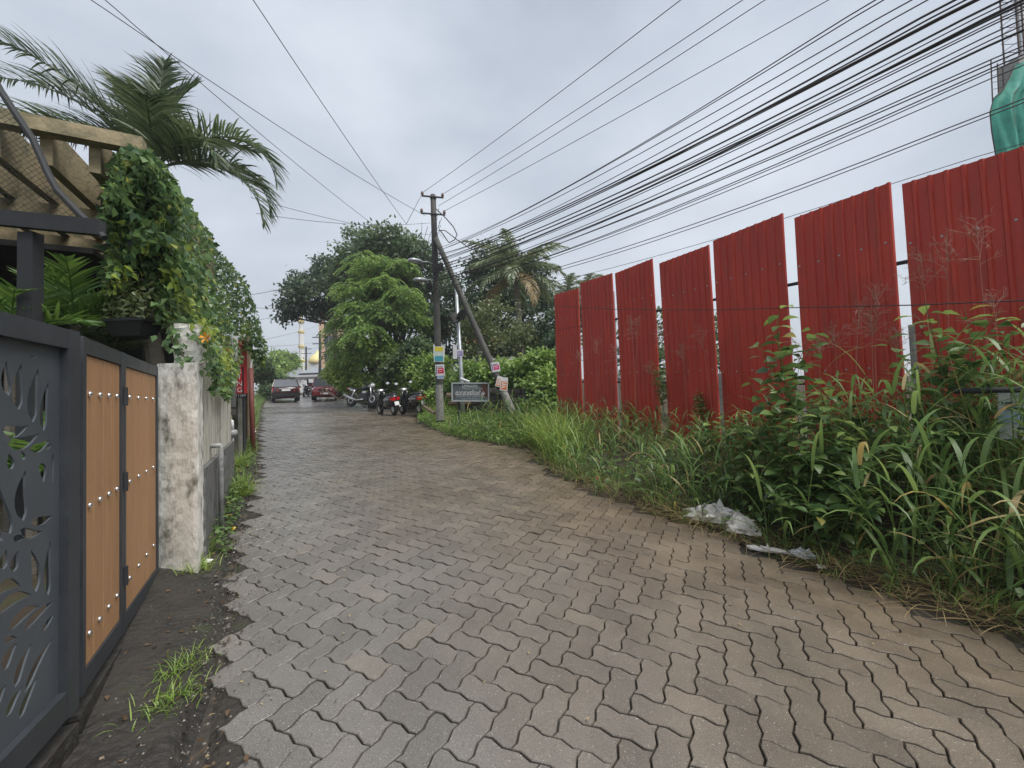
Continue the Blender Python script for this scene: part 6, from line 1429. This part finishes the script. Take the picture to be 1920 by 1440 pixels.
# ------------------------------------------------------------------ vehicles
def rring(w, z0, z1, y, k=.16):
    """rounded-rectangle cross-section, half width w"""
    h = z1 - z0; return [(-w + k * .4, y, z0), (w - k * .4, y, z0), (w, y, z0 + k), (w, y, z0 + h * .55), (w - .02, y, z1 - k), (w - k, y, z1), (-w + k, y, z1), (-w + .02, y, z1 - k), (-w, y, z0 + h * .55), (-w, y, z0 + k)]
def wheel(t, x, y, r, wd, name='wheel'):
    o = MB().tube([(x - wd / 2, y, r), (x - wd * .4, y, r), (x + wd * .4, y, r), (x + wd / 2, y, r)], [r * .9, r, r, r * .9], 18).build(name, M['rubber'], t, False, True)
    s = 1 if x > 0 else -1; MB().tube([(x + s * wd * .3, y, r), (x + s * wd * .56, y, r)], [r * .62, r * .56], 12).build('rim', M['silver'], o, False, True)
def car(name, lab, loc, rz, paint, suv=False, front=False, sc=1.0):
    t = thing(name, lab, 'car', loc, rz); t.scale = (sc, sc, sc)
    bz = .99 if not suv else 1.02; H_ = 1.47 if not suv else 1.68; W = .84
    S = [(-2.0, .70, .42, bz - .12), (-1.93, .79, .32, bz - .02), (-1.6, W, .24, bz + .02), (0, W + .01, .22, bz), (1.2, W, .24, bz - .02), (1.75, .80, .30, bz - .14), (1.95, .68, .38, bz - .26)]
    MB().loft([rring(w_, a, b, y) for y, w_, a, b in S]).build('body', paint, t, True, True)
    y0, y1, ya, yb = (-1.75, .95, -1.35, .25) if not suv else (-1.9, .95, -1.75, .3)
    q0, q1 = bz - .01, H_; wb, wt = W - .06, W - .2
    base = [(-wb, y0, q0), (wb, y0, q0), (wb, y1, q0), (-wb, y1, q0)]; top = [(-wt, ya, q1), (wt, ya, q1), (wt, yb, q1), (-wt, yb, q1)]
    mid = [(-wt * .9, ya + .15, q1 + .045), (wt * .9, ya + .15, q1 + .045), (wt * .9, yb - .15, q1 + .045), (-wt * .9, yb - .15, q1 + .045)]
    MB().loft([top, mid]).build('roof', paint, t, True, True)
    # pillars
    for a, b in zip(base, top): MB().tube([a, b], .045, 5).build('pillar', paint, t, False, True)
    L_ = lambda a, b, f: tuple(np.array(a) * (1 - f) + np.array(b) * f)
    for i, nm, mt in ((0, 'rear_window', 'glasspale' if not front else 'glass'), (1, 'side_window', 'glass'), (2, 'windscreen', 'glass'), (3, 'side_window', 'glass')):
        j = (i + 1) % 4; MB().add([base[i], base[j], top[j], top[i]], [(0, 1, 2, 3)]).build(nm, M[mt], t, False, True)
    # rear
    for s in (-1, 1):
        MB().hexa([(s * .45, -2.02, bz - .30), (s * .80, -1.95, bz - .30), (s * .80, -1.6, bz - .30), (s * .45, -1.9, bz - .30), (s * .42, -1.97, bz - .10), (s * .80, -1.90, bz - .08), (s * .80, -1.6, bz - .08), (s * .42, -1.88, bz - .10)]).build('tail_lamp', M['lampred'], t, False, True)
        MB().hexa([(s * .42, 1.92, bz - .38), (s * .76, 1.80, bz - .36), (s * .76, 1.5, bz - .36), (s * .42, 1.7, bz - .38), (s * .42, 1.86, bz - .22), (s * .76, 1.72, bz - .18), (s * .76, 1.5, bz - .18), (s * .42, 1.7, bz - .22)]).build('headlight', M['lampclear'], t, False, True)
        MB().box((s * (W + .10), .55, bz + .06), (.16, .1, .12)).build('mirror', paint, t, False, True)
        for y in (-1.25, 1.25): wheel(t, s * (W - .11), y, .31 if not suv else .34, .2)
    MB().box((0, -2.015, bz - .24), (.5, .04, .12)).build('number_plate', M['white'], t, False, True); MB().box((0, -2.03, bz - .14), (.8, .03, .035)).build('chrome_bar', M['chrome'], t, False, True)
    MB().box((0, -1.97, .44), (1.5, .16, .2)).build('rear_bumper', M['black'], t, False, True); MB().box((0, 1.93, .45), (1.4, .1, .2)).build('front_bumper', paint if front else M['black'], t, False, True)
    MB().box((0, 1.93, bz - .33), (.74, .05, .14)).build('grille', M['black'], t, False, True); MB().box((0, 1.99, .46), (.48, .02, .11)).build('number_plate', M['white'], t, False, True)
    return t
def rot_of(dx, dy): return math.atan2(-dx, dy)
q = onground(535, 753); car('sedan_car', 'dark maroon car driving away up the lane', (q[0], q[1], float(gz(q[0], q[1]))), rot_of(-.52, .85), M['maroon'], sc=.95)
q = at(610, 750, 27.6); car('parked_suv', 'red car parked facing down the lane behind a branch', (q[0], q[1], q[2] - .02), rot_of(.40, -.9), M['redcar'], True, True, .95)

def autorickshaw():
    q = at(508, 748, 31); t = thing('autorickshaw', 'black and yellow three-wheeler half hidden left of the dark car', 'autorickshaw', tuple(q), rot_of(.45, -.89))
    B_ = lambda mb, nm, mt, sm=False: mb.build(nm, M[mt], t, sm, True)
    B_(MB().loft([rring(.62, .28, .8, y) if y < .6 else rring(.4 if y < 1.1 else .2, .3, .85, y) for y in (-1.2, -1.1, .3, .9, 1.25)]), 'body', 'yellow', True)
    B_(MB().loft([[(-.6, y, z0), (.6, y, z0), (.58, y, z1), (.4, y, z1 + .1), (-.4, y, z1 + .1), (-.58, y, z1)] for y, z0, z1 in ((-1.15, 1.35, 1.5), (-1.0, 1.3, 1.62), (.5, 1.4, 1.65), (.75, 1.5, 1.56))]), 'canopy', 'black', True)
    for s in (-1, 1):
        for y in (-1.0, .6): B_(MB().tube([(s * .57, y, .75), (s * .55, y, 1.5)], .03, 5), 'post', 'black')
        B_(MB().tube([(s * .5 - .06, -.8, .22), (s * .5 + .06, -.8, .22)], .22, 14), 'wheel', 'rubber'); B_(MB().box((s * .32, 1.16, .7), (.16, .1, .16)), 'headlight', 'lampclear')
    B_(MB().tube([(-.06, 1.05, .22), (.06, 1.05, .22)], .22, 14), 'wheel', 'rubber'); B_(MB().add([(-.5, 1.0, .85), (.5, 1.0, .85), (.5, .72, 1.5), (-.5, .72, 1.5)], [(0, 1, 2, 3)]), 'windscreen', 'glass'); B_(MB().box((0, -.6, .85), (1.0, .5, .3)), 'seat', 'black')
autorickshaw()

def scooter(lab, loc, rz, seat_tone, grp='scooters parked on the shoulder', lean=-.12):
    t = thing('scooter', lab, 'scooter', loc, rz, grp); t.rotation_euler = (0, lean, rz)
    B_ = lambda mb, nm, mt, sm=True, par=None: mb.build(nm, M[mt], par or t, sm, True)
    for y, r in ((-.62, .235), (.64, .245)):
        o = B_(MB().tube([(-.05, y, r), (-.035, y, r), (.035, y, r), (.05, y, r)], [r * .85, r, r, r * .85], 18), 'wheel', 'rubber'); B_(MB().tube([(-.056, y, r), (.056, y, r)], [r * .5, r * .5], 10), 'rim', 'silver', False, o)
    def ring(y, w, z0, z1, k=6):
        h = (z1 - z0) / 2; c = (z0 + z1) / 2; return [(w * math.copysign(abs(math.cos(a)) ** .7, math.cos(a)), y, c + h * math.copysign(abs(math.sin(a)) ** .7, math.sin(a))) for a in np.linspace(0, 2 * math.pi, 14, endpoint=False)]
    B_(MB().loft([ring(-.92, .10, .64, .76), ring(-.86, .18, .50, .82), ring(-.6, .24, .34, .84), ring(-.3, .24, .30, .80), ring(-.12, .2, .28, .72), ring(-.02, .14, .26, .5)]), 'rear_body', 'blackpaint')
    B_(MB().loft([ring(-.05, .15, .24, .33), ring(.34, .15, .24, .33)]), 'footboard', 'black')
    B_(MB().loft([[(x * w, y + dy * abs(x) ** 2, z) for x in (-1, -.5, 0, .5, 1)] + [(x * w * .8, y - .07 + dy * abs(x) ** 2, z) for x in (1, .5, 0, -.5, -1)] for z, y, w, dy in ((.26, .40, .16, -.06), (.5, .46, .2, -.12), (.75, .46, .19, -.12), (.95, .40, .13, -.08))]), 'front_apron', 'blackpaint')
    B_(MB().loft([ring(.47, .06, .36, .47), ring(.64, .085, .42, .53), ring(.86, .06, .30, .42)]), 'front_mudguard', 'blackpaint')
    B_(MB().loft([ring(-.84, .1, .80, .86), ring(-.6, .14, .80, .90), ring(-.25, .15, .78, .87), ring(.02, .1, .74, .80)]), 'seat', 'black')
    B_(MB().tube([(.07, -.82, .87), (.08, -1.0, .93), (-.08, -1.0, .93), (-.07, -.82, .87)], .018, 6), 'grab_rail', seat_tone)
    B_(MB().loft([ring(.24, .08, .94, 1.06), ring(.33, .16, .93, 1.10), ring(.44, .13, .93, 1.08), ring(.5, .06, .96, 1.04)]), 'headlamp_cowl', 'silver')
    B_(MB().tube([(-.34, .22, 1.04), (-.16, .32, 1.04), (.16, .32, 1.04), (.34, .22, 1.04)], .018, 6), 'handlebar', 'black')
    for s in (-1, 1):
        m_ = B_(MB().tube([(s * .24, .28, 1.05), (s * .32, .32, 1.24)], .008, 5), 'mirror_stem', 'black')
        c = np.array([s * .33, .31, 1.29]); B_(MB().loft([[tuple(c + np.array([.075 * math.cos(a) * f, dy, .05 * math.sin(a) * f])) for a in np.linspace(0, 6.283, 12, endpoint=False)] for dy, f in ((-.012, .92), (-.01, 1), (.01, 1), (.025, .6))]), 'mirror', 'lampclear', True, m_)
        B_(MB().loft([[(s * .17, -.90, .60), (s * .21, -.82, .60), (s * .21, -.82, .73), (s * .17, -.90, .72)], [(s * .02, -.945, .60), (s * .02, -.90, .60), (s * .02, -.90, .72), (s * .02, -.945, .72)]]), 'tail_lamp', 'lampred', False)
        B_(MB().box((s * .245, -.55, .66), (.014, .5, .05)), 'side_stripe', 'silver', False)
    B_(MB().hexa([(-.09, -.97, .40), (.09, -.97, .40), (.09, -.95, .40), (-.09, -.95, .40), (-.09, -.94, .55), (.09, -.94, .55), (.09, -.92, .55), (-.09, -.92, .55)]), 'number_plate', 'white', False)
    B_(MB().hexa([(-.08, -.94, .24), (.08, -.94, .24), (.08, -.92, .24), (-.08, -.92, .24), (-.1, -.93, .46), (.1, -.93, .46), (.1, -.91, .46), (-.1, -.91, .46)]), 'rear_mudflap', 'black', False)
    B_(MB().tube([(.15, -.2, .26), (.17, -.5, .28), (.17, -.85, .33)], [.03, .055, .055], 9), 'silencer', 'silver')
    return t
q = at(727, 778, 16.3); scooter('black scooter with bright red tail lamp, nearest the motorcycle', (q[0], q[1], q[2]), rot_of(-.68, .73), 'black')
q = at(772, 777, 15.9); scooter('black scooter with silver trim standing nearest the utility pole', (q[0], q[1], q[2]), rot_of(-.72, .69), 'silver')
q = at(574, 745, 34); scooter('far scooter parked by the shop boards', (q[0], q[1], q[2]), rot_of(.2, -.95), 'silver', 'far scooter')

def motorcycle():
    q = at(677, 762, 18.0); t = thing('motorcycle', 'black motorcycle with white wheel ring parked left of the scooters', 'motorcycle', tuple(q), rot_of(.90, -.43)); t.rotation_euler = (0, -.16, t.rotation_euler[2])
    B_ = lambda mb, nm, mt, sm=True, par=None: mb.build(nm, M[mt], par or t, sm, True)
    for y, r in ((-.62, .30), (.70, .31)):
        o = B_(MB().tube([(-.06, y, r), (-.04, y, r), (.04, y, r), (.06, y, r)], [r * .82, r, r, r * .82], 22), 'wheel', 'rubber'); B_(MB().tube([(-.064, y, r), (.064, y, r)], [r * .66, r * .66], 18), 'rim', 'black', False, o)
        B_(MB().tube([(.072, y + .14 * math.cos(a), r + .14 * math.sin(a)) for a in np.linspace(0, 6.283, 20)], .012, 5), 'wheel_ring', 'white', True, o)
    def ring(y, w, z0, z1):
        h = (z1 - z0) / 2; c = (z0 + z1) / 2; return [(w * math.cos(a), y, c + h * math.sin(a)) for a in np.linspace(0, 2 * math.pi, 12, endpoint=False)]
    B_(MB().loft([ring(-.02, .08, .74, .84), ring(.1, .14, .72, .98), ring(.32, .16, .74, 1.0), ring(.48, .09, .78, .94)]), 'fuel_tank', 'blackpaint')
    B_(MB().loft([ring(-.72, .06, .82, .90), ring(-.5, .11, .78, .88), ring(-.1, .11, .76, .84), ring(.04, .08, .76, .84)]), 'seat', 'black')
    B_(MB().loft([ring(-.95, .04, .86, .92), ring(-.7, .09, .72, .86), ring(-.4, .11, .64, .8)]), 'tail_cowl', 'silver'); B_(MB().box((0, -.95, .85), (.1, .05, .06)), 'tail_lamp', 'lampred', False)
    B_(MB().box((0, .12, .42), (.26, .42, .34)), 'engine', 'steel', False); B_(MB().box((0, .2, .62), (.2, .22, .14)), 'cylinder_head', 'silver', False)
    B_(MB().tube([(0, -.6, .72), (0, -.1, .6), (0, .45, .9), (0, .2, .35), (0, -.3, .3)], .025, 6), 'frame', 'black')
    for s in (-1, 1):
        B_(MB().tube([(s * .1, .70, .31), (s * .1, .52, .98)], [.026, .03], 8), 'fork_leg', 'silver'); B_(MB().tube([(s * .09, -.62, .30), (s * .1, -.4, .74)], .03, 7), 'shock', 'silver')
        m_ = B_(MB().tube([(s * .26, .42, 1.04), (s * .34, .46, 1.2)], .008, 5), 'mirror_stem', 'black'); c = np.array([s * .36, .45, 1.23]); B_(MB().loft([[tuple(c + np.array([.07 * math.cos(a) * f, dy, .045 * math.sin(a) * f])) for a in np.linspace(0, 6.283, 10, endpoint=False)] for dy, f in ((-.01, 1), (.01, 1), (.02, .6))]), 'mirror', 'black', True, m_)
    B_(MB().tube([(-.36, .34, 1.02), (-.15, .46, 1.03), (.15, .46, 1.03), (.36, .34, 1.02)], .016, 6), 'handlebar', 'black')
    B_(MB().loft([ring(.5, .05, .84, 1.0), ring(.56, .12, .78, 1.1), ring(.68, .10, .82, 1.02), ring(.72, .05, .86, .96)]), 'headlamp_fairing', 'silver'); B_(MB().loft([ring(.50, .06, .56, .64), ring(.70, .075, .60, .655), ring(.95, .05, .50, .56)]), 'front_mudguard', 'blackpaint')
    B_(MB().tube([(.14, .2, .3), (.15, -.2, .28), (.17, -.5, .36), (.19, -.95, .55)], [.022, .03, .06, .055], 10), 'exhaust', 'silver'); B_(MB().tube([(-.1, 0, .3), (-.3, .05, .0)], .012, 5), 'side_stand', 'steel')
motorcycle()
def build_branches():
    for P_, rr, lab in (([(603, 740), (607, 728), (611, 722)], .06, 'short branch stub leaning on the red car'), ([(611, 731), (622, 740), (634, 748)], .06, 'long pale branch lying before the red car'), ([(636, 748), (645, 742), (652, 735)], .06, 'pale branch rising right of the red car')):
        tag(MB().tube([at(*p, 24.5) for p in P_], rr, 6).build('branch', M['wood']), lab, 'branch')
    c = at(653, 735, 23); tag(MB().tube([(c[0], c[1], float(ground_z(c[0], c[1])) - .1), c], .1, 7).build('wooden_post', M['wood']), 'short brown post beside the red car', 'post')
build_branches()

def build_haze():
    m = bpy.data.materials.new('haze'); m.use_nodes = True; t = m.node_tree; t.nodes.clear()
    out = t.nodes.new('ShaderNodeOutputMaterial'); v = t.nodes.new('ShaderNodeVolumePrincipled')
    v.inputs['Color'].default_value = (.93, .96, 1.0, 1); v.inputs['Density'].default_value = .0014; v.inputs['Anisotropy'].default_value = .2
    t.links.new(v.outputs[0], out.inputs['Volume'])
    o = MB().box((0, 480, 24.5), (2200, 1600, 55)).build('haze', m); tag(o, 'thin pale damp air over the whole lane', kind='stuff')
build_haze()
